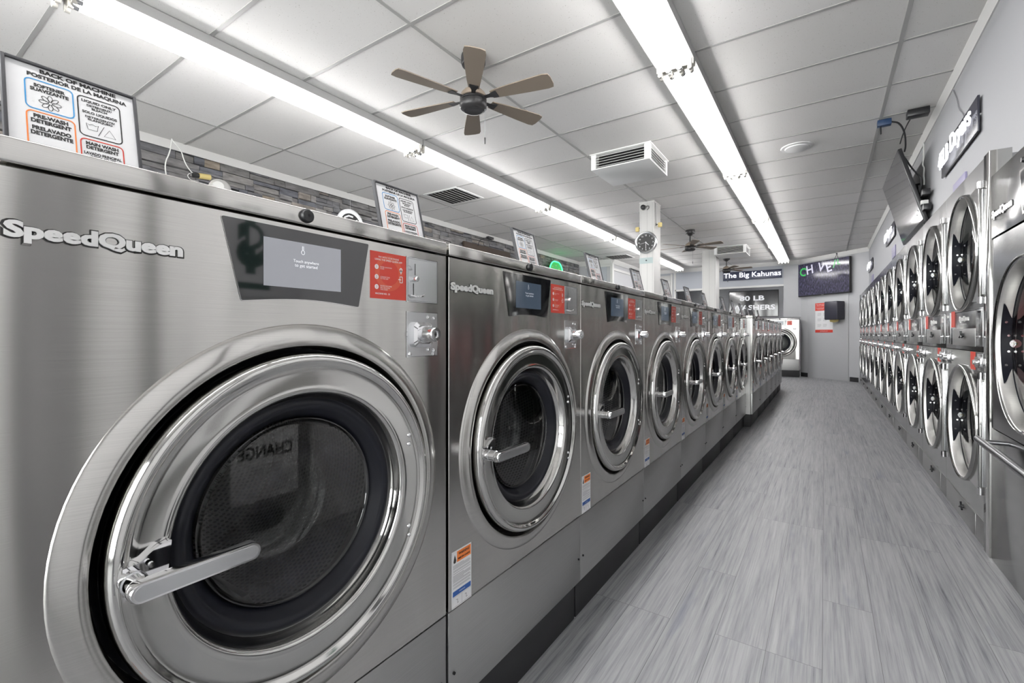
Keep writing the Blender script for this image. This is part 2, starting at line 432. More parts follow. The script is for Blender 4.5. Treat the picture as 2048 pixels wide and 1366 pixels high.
def rrect(x0, x1, z0, z1, r, n=5):
    p = []
    for cx, cz, a in ((x1-r, z1-r, 0), (x0+r, z1-r, 90), (x0+r, z0+r, 180), (x1-r, z0+r, 270)):
        for k in range(n+1):
            t = R(a + 90*k/n); p.append((cx+r*cos(t), cz+r*sin(t)))
    return p
def roundpoly(pts, r, n=4):
    out = []
    N_ = len(pts)
    for i in range(N_):
        p = Vector(pts[i]); a = Vector(pts[i-1]); b = Vector(pts[(i+1) % N_])
        u = (a-p).normalized()*r; w = (b-p).normalized()*r
        for k in range(n+1):
            t = k/n; out.append(tuple((p+u)*(1-t)**2 + p*2*t*(1-t) + (p+w)*t*t))
    return out
def empty(name, loc=(0, 0, 0), rz=0, sc=1):
    o = bpy.data.objects.new(name, None); C.objects.link(o); o.location = loc; o.rotation_euler = (0, 0, rz); o.scale = (sc,)*3
    o.empty_display_size = .1
    return o
def tag(o, label=None, cat=None, group=None, kind=None):
    if label: o['label'] = label
    if cat: o['category'] = cat
    if group: o['group'] = group
    if kind: o['kind'] = kind
    return o
def copy_tree(o, parent=None):
    c = o.copy(); C.objects.link(c)
    if parent: c.parent = parent
    for ch in list(o.children): copy_tree(ch, c)
    return c

# ---------------------------------------------------------------- the room shell
FARY = 13.40
WX = .775            # upper right wall face
def S_box(name, *a, m='wall', bev=0):
    return MB().box(*a, m, bev).build(name, kind='structure')
S_box('floor', -5.6, 2.0, -3.2, 16, -.1, 0, m='floor')
cl = MB(); cl.box(-5.6, 2.0, -3.2, 16, CEIL, CEIL + .1, 'tile'); ceil_o = cl.build('ceiling', kind='structure')
g = MB()
gx = [.396 + 1.2125*k for k in range(-4, 1)]
gy = [3.155 + .6125*k for k in range(-10, 17)]
for x in gx: g.box(x-.012, x+.012, -3.1, FARY, CEIL-.004, CEIL+.001, 'gridbar')
for y in gy: g.box(-5.15, WX, y-.011, y+.011, CEIL-.0035, CEIL+.001, 'gridbar')
g.build('ceiling_grid', ceil_o)
ceil_o.children[0]['label'] = 'grey metal bars of the suspended ceiling grid'
# right wall: full height near the camera, a bulkhead over the dryers farther on
w = MB(); w.box(WX, .90, -3.2, 2.10, 0, CEIL, 'paper'); w.box(WX, .90, 2.10, 2.972, 1.765, CEIL, 'wall_dimmed'); w.box(WX, .90, 2.972, 12.40, 1.885, CEIL, 'wall_dimmed')
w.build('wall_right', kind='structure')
S_box('wall_service', 1.86, 2.0, 2.10, 12.6, 0, CEIL, m='wall')
S_box('wall_left', -5.6, -5.20, -3.2, 10.7, 0, CEIL, m='wall_far')
# white partition block at the far left corner
w = MB(); w.box(-5.6, -4.29, 10.7, 10.8, 0, CEIL, 'wall'); w.box(-4.39, -4.29, 10.8, FARY, 0, CEIL, 'wall')
w.box(-4.95, -4.42, 10.685, 10.7, .9, CEIL-.16, 'wall_far'); w.build('wall_corner_left', kind='structure')
# far wall with the wide opening of the back room
OX0, OX1, OZ = -3.47, -.85, 2.24
w = MB(); w.box(-4.39, OX0, FARY, FARY+.12, 0, CEIL, 'wall_far'); w.box(OX0, OX1, FARY, FARY+.12, OZ, CEIL, 'wall_far')
w.box(OX1, -.40, FARY, FARY+.12, 1.46, CEIL, 'wall'); w.build('wall_far', kind='structure')
w = MB(); w.box(-4.0, .0, 15.6, 15.75, 0, CEIL, 'wall_recess'); w.box(-4.1, -4.0, FARY+.12, 15.75, 0, CEIL, 'wall_recess'); w.box(0, .1, FARY+.14, 15.75, 0, CEIL, 'wall_recess')
w.build('wall_recess', kind='structure')
# angled wall between the far wall and the dryers
A0 = Vector((-.49, 13.41)); A1 = Vector((.80, 12.213)); AD = (A1-A0).normalized(); AN = Vector((-AD.y, AD.x))
AR = math.atan2(AD.y, AD.x)
def ang(s, z, out=0):      # a point on the angled wall, s metres from its left corner
    p = A0 + AD*s - AN*out
    return (p.x, p.y, z)
AX = Matrix.Translation((A0.x, A0.y, 0)) @ Matrix.Rotation(AR, 4, 'Z')
AL = (A1-A0).length
w = MB(); sl = (.626-A0.x)/AD.x; w.box(0, sl, 0, .02, 0, 1.875, 'wall', X=AX); w.box(0, AL+.03, 0, .02, 1.875, CEIL, 'wall', X=AX); w.build('wall_angled', kind='structure')
S_box('wall_end', .70, 2.0, 12.42, 12.52, 0, CEIL, m='wall')
MB().box(.22, 1.27, -.012, .0, 0, 2.08, 'wall', .002, X=AX).build('door_2', kind='structure')
# back wall behind the camera: unseen shop front, glazing enlarged to light the ceiling
w = MB()
w.box(-5.6, .9, -3.2, -3.1, 0, .12, 'wall'); w.box(-5.6, .9, -3.2, -3.1, 2.78, CEIL, 'wall')
for x in (-5.6, -4.1, -2.6, -1.1, .4): w.box(x, x+.5 if x > .3 else x+.12, -3.2, -3.1, .12, 2.78, 'wall')
w.build('wall_back', kind='structure')
for i, x in enumerate((-5.48, -3.98, -2.48, -.98)):
    f = MB(); f.box(x, x+1.38, -3.16, -3.14, .12, 2.78, 'glass').build('window_%d' % (i+1), kind='structure')
# mouldings
def crown(name, pts, m='crown', s=.075, X=None):
    """prism along a list of wall-foot points, profile dropping from the ceiling"""
    b = MB()
    for (p, q, nx, ny) in pts:
        p = Vector(p); q = Vector(q); n_ = Vector((nx, ny))
        prof = [(0, 0), (s*.55, 0), (s*.55, -s*.25), (s*.15, -s*.85), (s*.15, -s), (0, -s)]
        vs = []
        for e in (p, q):
            for (a, z) in prof: vs.append((e.x + n_.x*a, e.y + n_.y*a, CEIL + z))
        k = len(prof)
        fs = [(i, (i+1) % k, k+(i+1) % k, k+i) for i in range(k)] + [list(range(k)), list(range(k, 2*k))[::-1]]
        b.add(vs, fs, m)
    return b.build(name, kind='structure')
crown('trim_1', [((WX, -3.1), (WX, 12.15), -1, 0)], s=.06)
crown('trim_2', [((-5.16, -3.1), (-5.16, 10.7), 1, 0)], s=.072)
crown('trim_3', [((-5.2, 10.7), (-4.29, 10.7), 0, -1), ((-4.29, 10.7), (-4.29, FARY), 1, 0)], s=.11)
crown('trim_4', [((-4.29, FARY), (-.49, FARY), 0, -1)], s=.10)
crown('trim_5', [(tuple(A0), tuple(A1), -AN.x, -AN.y)], s=.085)
t = MB(); t.box(OX0-.02, OX1, FARY-.02, FARY, OZ, OZ+.05, 'crown'); t.box(OX0-.06, OX0, FARY-.02, FARY, 0, CEIL-.1, 'crown'); t.build('trim_6', kind='structure')
t = MB(); t.box(-4.29, -4.27, 10.70, 10.78, 0, CEIL-.1, 'crown'); t.box(-4.33, -4.27, 10.68, 10.70, 0, CEIL-.1, 'crown'); t.box(-4.98, -4.33, 10.68, 10.70, CEIL-.17, CEIL-.11, 'crown')
t.box(-4.29, -4.27, 10.78, 13.3, 2.60, 2.66, 'crown'); t.build('trim_7', kind='structure')
d = MB(); d.box(-3.98, -3.62, FARY-.03, FARY, 0, 2.70, 'white', .004); d.box(-4.04, -3.99, FARY-.045, FARY, 0, 2.74, 'crown'); d.box(-3.61, -3.56, FARY-.045, FARY, 0, 2.74, 'crown'); d.box(-3.98, -3.62, FARY-.036, FARY-.03, 2.50, 2.53, 'crown')
d.build('door_1', kind='structure')
b = MB(); b.box(0.02, .22, -.012, 0, 0, .10, 'baseboard', X=AX); b.box(1.30, sl-.03, -.012, 0, 0, .10, 'baseboard', X=AX); b.build('baseboard_far', kind='structure')

# stacked ledger stone facing on the left wall
random.seed(4)
st = MB(); z = .9
st.box(-5.205, -5.1985, -1.2, 10.68, .9, CEIL-.02, 'dark')
while z < CEIL-.03:
    band = random.choice((.09, .11, .14)); band = min(band, CEIL-.02-z); y = -1.2
    while y < 10.68:
        L_ = random.uniform(.16, .46); y1 = min(y+L_, 10.68)
        r_ = random.random(); n_ = 1 if r_ < .22 else (2 if r_ < .75 else 3)
        hs = [random.uniform(.7, 1.3) for _ in range(n_)]; t_ = sum(hs); zz = z
        for h in hs:
            h = h/t_*band; parts = [y, y1]
            if random.random() < .45: parts.insert(1, y + (y1-y)*random.uniform(.3, .7))
            for a, c in zip(parts[:-1], parts[1:]):
                d = random.uniform(.010, .038); t1 = random.uniform(-.010, .010); t2 = random.uniform(-.010, .010)
                g_ = .0022
                vs = [(-5.2, a+g_, zz+g_), (-5.2, c-g_, zz+g_), (-5.2, c-g_, zz+h-g_), (-5.2, a+g_, zz+h-g_)]
                d2 = d + random.uniform(-.008, .008)
                vs += [(-5.2+d, a+g_, zz+g_+max(0, t1)), (-5.2+d2, c-g_, zz+g_+max(0, t2)), (-5.2+d2, c-g_, zz+h-g_-max(0, -t1)), (-5.2+d, a+g_, zz+h-g_-max(0, -t2))]
                st.add(vs, [(4, 5, 6, 7), (0, 4, 7, 3), (1, 2, 6, 5), (0, 1, 5, 4), (3, 7, 6, 2)], 'stone')
            zz += h
        y = y1
    z += band
so = st.build('wall_left_stone', smooth=0, kind='structure')

# ---------------------------------------------------------------- fluorescent fixtures
def fixture():
    r = empty('fluorescent_fixture')
    b = MB(); L_ = 2.425
    # shallow V housing seen from below
    prof = [(-.120, .085), (-.120, .026), (-.108, .026), (-.060, .034), (.060, .034), (.108, .026), (.120, .026), (.120, .085)]
    k = len(prof); vs = [(x, 0, -.085+z) for x, z in prof] + [(x, L_, -.085+z) for x, z in prof]
    b.add(vs, [(i, i+k, (i+1) % k+k, (i+1) % k) for i in range(k)] + [list(range(k)), list(range(k, 2*k))[::-1]], 'fixture')
    b.build('housing', r)
    for x in (-.034, .034):
        t = MB(); t.cyl((x, .045, -.101), (x, L_-.045, -.101), .019, 'tube', n=12, cap=False); t.build('tube', r)
        e = MB()
        for (y0, y1) in ((.018, .046), (L_-.046, L_-.018)): e.cyl((x, y0, -.101), (x, y1, -.101), .0195, 'chrome_satin', n=12)
        e.build('tube_cap', r)
    for y0 in (0.0, L_-.028):
        s = MB(); s.box(-.118, .118, y0+.010, y0+.018, -.092, -.042, 'socket')
        for x in (-.095, -.034, .034, .095):
            s.box(x-.013, x+.013, y0, y0+.026, -.112, -.044, 'socket', .004)
            s.cyl((x, y0+.002, -.112), (x, y0+.024, -.112), .013, 'socket', n=12)
        s.build('socket_bar', r)
    return r
fx = fixture()
FXL = [(-.814, 0), (-3.243, 1)]; first = True
ordn = ['first', 'second', 'third', 'fourth', 'fifth', 'sixth', 'seventh', 'eighth', 'ninth', 'tenth', 'eleventh']
for x, row in FXL:
    for k, y in enumerate((-1.745, .70, 3.14, 5.575, 8.01, 10.445)):
        o = fx if first else copy_tree(fx); first = False
        o.location = (x, y, CEIL-.004)
        side = 'the right ceiling row' if row == 0 else 'the left ceiling row'
        nm = 'just behind the camera' if k == 0 else ordn[k-1] + ' in view from the camera'
        tag(o, 'white twin-tube light in %s, %s' % (side, nm), 'ceiling light', 'fluorescent lights on the ceiling')

# ---------------------------------------------------------------- washers
HW = .350; CZ = .726; TOPZ = 1.236
def plate_with_hole(b, x0, x1, z0, z1, cx, cz, prof, m, n=96, back=.02):
    angs = sorted(set([2*pi*k/n for k in range(n)] + [math.atan2(z-cz, x-cx) % (2*pi) for x in (x0, x1) for z in (z0, z1)]))
    n = len(angs); vs = []
    def rim(a):
        c, s_ = cos(a), sin(a); t = 1e9
        if c > 1e-9: t = min(t, (x1-cx)/c)
        if c < -1e-9: t = min(t, (x0-cx)/c)
        if s_ > 1e-9: t = min(t, (z1-cz)/s_)
        if s_ < -1e-9: t = min(t, (z0-cz)/s_)
        return t
    rows = []
    rows.append([(cx+rim(a)*cos(a), back, cz+rim(a)*sin(a)) for a in angs])
    rows.append([(cx+rim(a)*cos(a), .0015, cz+rim(a)*sin(a)) for a in angs])
    q = []
    for a in angs:
        x = cx+rim(a)*cos(a); z_ = cz+rim(a)*sin(a)
        q.append((min(max(x, x0+.0015), x1-.0015), 0, min(max(z_, z0+.0015), z1-.0015)))
    rows.append(q)
    for (r, y) in prof: rows.append([(cx+r*cos(a), y, cz+r*sin(a)) for a in angs])
    for r in rows: vs += r
    fs = []
    for i in range(len(rows)-1):
        for k in range(n): fs.append((i*n+k, i*n+(k+1) % n, (i+1)*n+(k+1) % n, (i+1)*n+k))
    b.add(vs, fs, m)

def red_sticker(b, x0, x1, z0, z1, y, small=False):
    b.box(x0, x1, y, y+.0006, z0, z1, 'red')
    if small: return
    W_ = x1-x0; H_ = z1-z0; cx = (x0+x1)/2; yy = y-.0003
    b.ribbon([(cx+.001+.030*cos(t), z0+.052+.030*sin(t)) for t in [2*pi*k/32 for k in range(32)]], .011, y-.0001, 'red2')
    b.text('PAY WITH YOUR PHONE', cx, z1-.010, 'paper', w=.052, y=yy, bold=.01)
    b.text('USING THE SPEED QUEEN APP', cx, z1-.0155, 'paper', w=.070, y=yy, bold=.01)
    for k, tx in enumerate(('ENTER LOCATION\nCODE', 'CONNECTING\nTO THE APP', 'ENTER MACHINE\nNO. OR SCAN\nTHE CODE')):
        z_ = z1-.030-.0195*k
        b.disc(.0048, yy, 'paper', x0+.015, z_, 20)
        b.text(str(k+1), x0+.015, z_, 'red', h=.005, y=yy-.0003)
        b.text(tx, x0+.024, z_-.001, 'paper', w=(.029, .024, .029)[k], y=yy, align='LEFT')
    # pin and phone icons
    px, pz = x1-.014, z1-.030
    b.ribbon([(px+.0030*cos(t), pz+.0030*sin(t)) for t in [2*pi*k/16 for k in range(16)]], .0022, yy, 'paper')
    b.add([(px-.004, yy, pz-.0015), (px, yy, pz-.0095), (px+.004, yy, pz-.0015)], [(0, 1, 2)], 'paper')
    b.ribbon(rrect(px-.003, px+.004, pz-.026, pz-.014, .001), .0014, yy, 'paper')
    b.box(px-.007, px, yy-.0001, yy, pz-.0208, pz-.0192, 'paper')
    b.text('MACHINE NO.  23', x0+.030, z0+.010, 'paper', w=.036, y=yy, bold=.02)

def warning(b, x0, x1, z0, z1, y):
    b.box(x0, x1, y, y+.0006, z0, z1, 'paper'); yy = y-.0003
    b.box(x0+.018, x1-.003, yy, yy+.0003, z1-.028, z1-.003, 'orange')
    b.text('WARNING', (x0+.018+x1-.003)/2, z1-.010, 'ink', w=.040, y=yy-.0003, bold=.03)
    b.text('MISE EN GARDE', (x0+.018+x1-.003)/2, z1-.021, 'ink', w=.044, y=yy-.0003, bold=.03)
    fx_, fz = x0+.010, z1-.019
    b.add([(fx_-.005, yy, fz-.005), (fx_-.003, yy, fz-.009), (fx_+.003, yy, fz-.009), (fx_+.005, yy, fz-.004), (fx_+.003, yy, fz+.003), (fx_, yy, fz+.011), (fx_-.003, yy, fz+.002)], [list(range(7))], 'ink')
    random.seed(9); z_ = z1-.033
    while z_ > z0+.045:
        w_ = random.choice((1, 1, .95, .6)); b.box(x0+.004, x0+.004+(x1-x0-.008)*w_, yy, yy+.0002, z_-.0008, z_, 'greytext'); z_ -= random.choice((.0026, .0026, .0026, .0045))
    b.box(x0+.003, x1-.003, yy, yy+.0003, z0+.028, z0+.040, 'navy')
    b.text('WARNING', (x0+x1)/2, z0+.034, 'paper', w=.022, y=yy-.0003)
    b.ribbon([(x0+.003, z0+.003), (x1-.003, z0+.003), (x1-.003, z0+.026), (x0+.003, z0+.026)], .0006, yy, 'greytext')
    b.box((x0+x1)/2-.0003, (x0+x1)/2+.0003, yy, yy+.0002, z0+.003, z0+.026, 'greytext')
    for q in (-.018, .014): b.ribbon([((x0+x1)/2+q-.003, z0+.018), ((x0+x1)/2+q+.002, z0+.018), ((x0+x1)/2+q+.002, z0+.008), ((x0+x1)/2+q+.006, z0+.010)], .0012, yy, 'ink', closed=False)

def washer(screen='dim'):
    r = empty('washer')
    D = .62
    b = MB()
    b.box(-HW, -HW+.012, .022, D, .14, 1.206, 'steel_panel'); b.box(HW-.012, HW, .022, D, .14, 1.206, 'steel_panel')
    b.box(-HW+.012, HW-.012, D-.012, D, .14, 1.206, 'steel_panel'); b.box(-HW+.012, HW-.012, .022, D-.012, .14, .152, 'steel_panel')
    b.build('cabinet', r)
    b = MB(); b.box(-HW+.004, HW-.004, .022, D-.02, 0, .139, 'base', .003); b.build('base', r)
    b = MB()
    prof = [(.3150, 0), (.3135, -.0018), (.3105, -.0040), (.302, -.0072), (.292, -.0098), (.284, -.0106), (.2790, -.0085), (.2760, -.002), (.2750, .012), (.2740, .045)]
    plate_with_hole(b, -HW, HW, .3760, 1.2045, 0, CZ, prof, 'steel')
    b.build('front_panel', r, smooth=30)
    b = MB(); b.box(-HW, HW, .0005, .021, .142, .3735, 'steel_panel', .0015)
    b.build('service_panel', r)
    b = MB()
    for x in (-.333, .333): b.cyl((x, .001, .226), (x, -.0035, .226), .0035, 'dark', n=12)
    b.build('panel_screw', r)
    b = MB(); b.box(-HW, HW, -.003, D, 1.2075, TOPZ, 'steel', .0035, seg=3); lid = b.build('lid', r)
    b = MB(); b.lathe([(.0001, -.0115), (.006, -.0115), (.0095, -.0105), (.0115, -.008), (.012, -.003)], 'black', 0, 1.222, 28)
    b.lathe([(.0001, -.0117), (.0025, -.0117), (.0025, -.010)], 'dark', 0, 1.222, 12)
    tag(b.build('lid_lock', lid), 'round black plastic lock')
    # interior
    b = MB(); b.lathe([(.274, .045), (.262, .047), (.262, .06), (.215, .065), (.20, .10)], 'rubber', 0, CZ, 72)
    b.build('tub_ring', r)
    b = MB()
    b.lathe([(.205, .085), (.215, .10), (.255, .12), (.262, .16), (.262, .52), (.25, .55), (.02, .56), (.0001, .555)], 'drum', 0, CZ, 72)
    for k in range(3):
        a = 2*pi*k/3 + .5; X_ = Matrix.Translation((0, 0, CZ)) @ Matrix.Rotation(-a, 4, 'Y')
        b.add([(.262, .15, -.03), (.262, .54, -.03), (.262, .54, .03), (.262, .15, .03), (.20, .19, -.006), (.20, .52, -.006), (.20, .52, .006), (.20, .19, .006)],
              [(0, 1, 5, 4), (3, 7, 6, 2), (4, 5, 6, 7), (0, 4, 7, 3), (1, 2, 6, 5)], 'chrome_satin', X_)
    b.build('drum', r)
    # door
    b = MB()
    prof = [(.256, .03), (.2650, .018), (.2675, .004), (.2675, -.010), (.2655, -.019), (.2610, -.0255), (.2560, -.0275), (.2510, -.0255), (.2475, -.0215), (.2435, -.0198),
            (.235, -.0190), (.215, -.0172), (.209, -.0172), (.2050, -.0178), (.2010, -.0155), (.1985, -.010), (.1960, 0), (.1925, .010), (.1880, .014)]
    b.lathe(prof, 'polished', 0, CZ, 96)
    door = b.build('door', r, smooth=50)
    b = MB(); b.lathe([(.190, .012), (.1875, .009), (.183, .006), (.176, .006), (.170, .012), (.158, .030), (.154, .034), (.152, .040)], 'rubber', 0, CZ, 72)
    b.build('gasket', door, smooth=60)
    b = MB(); b.lathe([(.153, .030), (.149, .024), (.144, .030), (.140, .060), (.132, .095), (.120, .112), (.10, .120), (.06, .124), (.0001, .125)], 'glass', 0, CZ, 72)
    b.lathe([(.1535, .0275), (.0001, .0275)], 'glass', 0, CZ, 64); b.build('door_glass', door, smooth=60)
    b = MB()   # handle: post standing off the ring, flat bracket, long lever
    hx, hz = -.245, CZ
    b.poly(roundpoly([(-.260, hz-.014), (-.206, hz-.014), (-.201, hz+.034), (-.216, hz+.030), (-.236, hz+.016), (-.260, hz+.014)], .003), -.026, -.018, 'chrome')
    b.cyl((hx, -.018, hz), (hx, -.064, hz), .0130, 'chrome', n=28)
    b.cyl((hx, -.040, hz), (hx, -.0425, hz), .0142, 'chrome_satin', n=28)
    b.cyl((hx, -.061, hz), (hx, -.066, hz), .0145, 'chrome', r1=.012, n=28)
    lv = rrect(-.260, -.112, hz-.0125, hz+.0125, .0124, 8)
    lv2 = rrect(-.2585, -.1135, hz-.011, hz+.011, .0109, 8)
    n_ = len(lv)
    vs = [(x, -.062, z_) for x, z_ in lv] + [(x, -.073, z_) for x, z_ in lv] + [(x, -.076, z_) for x, z_ in lv2]
    fs = [list(range(n_))] + [(i, (i+1) % n_, n_+(i+1) % n_, n_+i)[::-1] for i in range(n_)] + [(n_+i, n_+(i+1) % n_, 2*n_+(i+1) % n_, 2*n_+i)[::-1] for i in range(n_)] + [list(range(2*n_, 3*n_))]
    b.add(vs, fs, 'chrome')
    lv3 = rrect(-.2555, -.1165, hz-.0085, hz+.0085, .0084, 8)
    b.poly(lv3, -.0766, -.0758, 'chrome_satin')
    b.cyl((-.252, -.020, hz-.022), (-.252, -.026, hz-.022), .0035, 'chrome', n=12); b.cyl((-.225, -.030, hz+.012), (-.225, -.034, hz+.012), .0035, 'chrome', n=12)
    tag(b.build('handle', door), 'chrome lever handle')
    for z_ in (.818, .800, .632, .614):
        b = MB(); b.lathe([(.0001, -.0225), (.0025, -.022), (.0045, -.0200), (.0052, -.0165)], 'chrome', .217, z_, 16); b.build('rivet', door)
    # display
    b = MB()
    top = [(.129, 1.196), (-.131, 1.196)]; bot = [(-.103, 1.0745)]
    for k in range(1, 12): t_ = k/12; bot.append((-.103+.209*t_, 1.0745+.0075*sin(pi*t_)))
    bot.append((.106, 1.0745))
    o_ = roundpoly([(.129, 1.196), (-.131, 1.196), (-.103, 1.0745)], .006) [:10]
    pts = roundpoly(top + bot, .003, 3)
    b.poly(pts, -.0022, .0, 'display')
    b.ribbon(pts, .0022, -.0008, 'polished')
    dsp = b.build('display', r)
    b = MB(); on = screen == 'on'
    b.poly([(.067, 1.100), (.067, 1.176), (-.071, 1.176), (-.071, 1.100)][::-1], -.0030, -.0020, 'screen_on' if on else 'screen_dim')
    tm = 'screen_text' if on else 'screen_text_dim'
    b.text('Touch anywhere', 0, 1.1440, tm, w=.046, y=-.0034); b.text('to get started', 0, 1.1370, tm, w=.041, y=-.0034)
    b.ribbon([(-.006+.003*cos(t), 1.160+.0035*sin(t)) for t in [2*pi*k/12 for k in range(12)]], .0008, -.0034, tm)
    b.ribbon([(-.007, 1.164), (-.007, 1.170), (-.005, 1.170), (-.005, 1.164)], .0008, -.0034, tm, closed=False)
    tag(b.build('screen', dsp), 'lit touch screen reading Touch anywhere to get started')
    # badge
    b = MB(); b.text('SpeedQueen', -.263, 1.1345, 'ink', w=.170, h=.0275, y=-.0008, off=.078, ext=.0006)
    b.text('SpeedQueen', -.263, 1.1347, 'letter', w=.1655, h=.0238, y=-.0024, off=.048, ext=.0012)
    tag(b.build('badge', r), 'silver lettering reading Speed Queen')
    b = MB(); red_sticker(b, .134, .2255, 1.094, 1.186, -.0006); tag(b.build('instruction_sticker', r), 'red square payment sticker')
    # coin slot plate
    b = MB(); x0, x1, z0, z1 = .2275, .3195, 1.0925, 1.187
    b.box(x0, x1, -.0008, .002, z0, z1, 'chrome_satin'); b.ribbon([(x0, z0), (x1, z0), (x1, z1), (x0, z1)], .0022, -.0012, 'chrome')
    b.ribbon([(x0+.003, z0+.003), (x1-.003, z0+.003), (x1-.003, z1-.003), (x0+.003, z1-.003)], .0012, -.0010, 'greytext')
    b.box(.2505, .2520, -.0012, -.0008, 1.150, 1.174, 'ink'); b.box(.2455, .2475, -.0012, -.0008, 1.106, 1.132, 'ink')
    b.lathe([(.0001, -.014), (.004, -.014), (.006, -.011), (.006, -.001)], 'chrome', .247, 1.141, 20)
    b.ribbon([(.233+.008*cos(t), 1.160+.008*sin(t)) for t in [R(180-180*k/10) for k in range(11)]], .0005, -.0012, 'greytext', closed=False)
    b.text('QUARTERS\nONLY', .2375, 1.160, 'greytext', w=.012, y=-.0012)
    cp = b.build('coin_plate', r)
    b = MB(); b.tube([(.236, -.004, 1.106), (.244, -.010, 1.1035), (.252, -.014, 1.1035), (.262, -.014, 1.106), (.266, -.012, 1.108)], .0022, 'chrome'); b.build('coin_lever', cp)
    # coin box
    b = MB(); z0, z1 = .9765, 1.0715
    b.box(x0, x1, -.001, .002, z0, z1, 'chrome_satin'); b.ribbon([(x0, z0), (x1, z0), (x1, z1), (x0, z1)], .0025, -.0015, 'chrome')
    for (ax, az) in ((x1-.012, z1-.012), (x1-.030, z1-.010), (x1-.012, z0+.012), (x1-.030, z0+.014), (x0+.008, z0+.006), (x1-.014, z0+.004)):
        b.lathe([(.0001, -.004), (.003, -.0035), (.0045, -.001)], 'chrome', ax, az, 12)
    q = rrect(.240, .296, .996, 1.050, .012, 5); q2 = rrect(.247, .289, 1.003, 1.043, .010, 5); n_ = len(q)
    vs = [(x, -.001, z_) for x, z_ in q] + [(x, -.009, z_) for x, z_ in q] + [(x, -.013, z_) for x, z_ in q2]
    b.add(vs, [(i, (i+1) % n_, n_+(i+1) % n_, n_+i)[::-1] for i in range(n_)] + [(n_+i, n_+(i+1) % n_, 2*n_+(i+1) % n_, 2*n_+i)[::-1] for i in range(n_)] + [list(range(2*n_, 3*n_))], 'chrome')
    cb = b.build('coin_box', r)
    b = MB(); b.lathe([(.018, -.012), (.018, -.020), (.0155, -.026), (.0155, -.040), (.0135, -.043), (.008, -.043), (.0075, -.040), (.0001, -.040)], 'chrome', .272, 1.024, 28)
    b.lathe([(.003, -.0405), (.0001, -.0405)], 'ink', .272, 1.024, 10)
    b.build('lock_cylinder', cb)
    b = MB(); warning(b, -.340, -.268, .376+.001, .511, -.0007)
    tag(b.build('warning_label', r), 'white label with orange header and blue band')
    return r

wa = washer('on')
wb = washer('dim')
AX_ = -.724
ys = [.450, 1.159, 1.861, 2.563, 3.2645, 3.9655, 4.6665, 5.3675]
bank2 = [6.072 + .7015*k for k in range(6)]
BX2 = -.660
WLAB = ['nearest the camera, its touch screen glowing pale', 'second from the camera, with dark touch screen',
        'third from the camera', 'fourth from the camera', 'fifth from the camera', 'sixth from the camera', 'seventh from the camera', 'eighth, last before the row steps forward']
washers = []
for k, y in enumerate(ys):
    o = wa if k == 0 else (wb if k == 1 else copy_tree(wb))
    o.location = (AX_, y, 0); o.rotation_euler = (0, 0, R(90)); washers.append(o)
    tag(o, 'steel front-load washer in the left row, ' + WLAB[k], 'washing machine', 'washers in the near bank')
W2 = ['first of the forward-set far bank, its side showing', 'second of the forward-set far bank', 'third of the forward-set far bank',
      'fourth of the forward-set far bank', 'fifth of the forward-set far bank', 'sixth and last of the forward-set far bank']
for k, y in enumerate(bank2):
    o = copy_tree(wb); o.location = (BX2, y, 0); o.rotation_euler = (0, 0, R(90)); washers.append(o)
    tag(o, 'steel front-load washer, ' + W2[k], 'washing machine', 'washers in the far bank')
o = copy_tree(wb); o.location = (-.907, 13.03, 0); o.rotation_euler = (0, 0, 0); o.scale = (1.15,)*3
tag(o, 'big steel washer facing down the aisle, set into the far wall', 'washing machine')

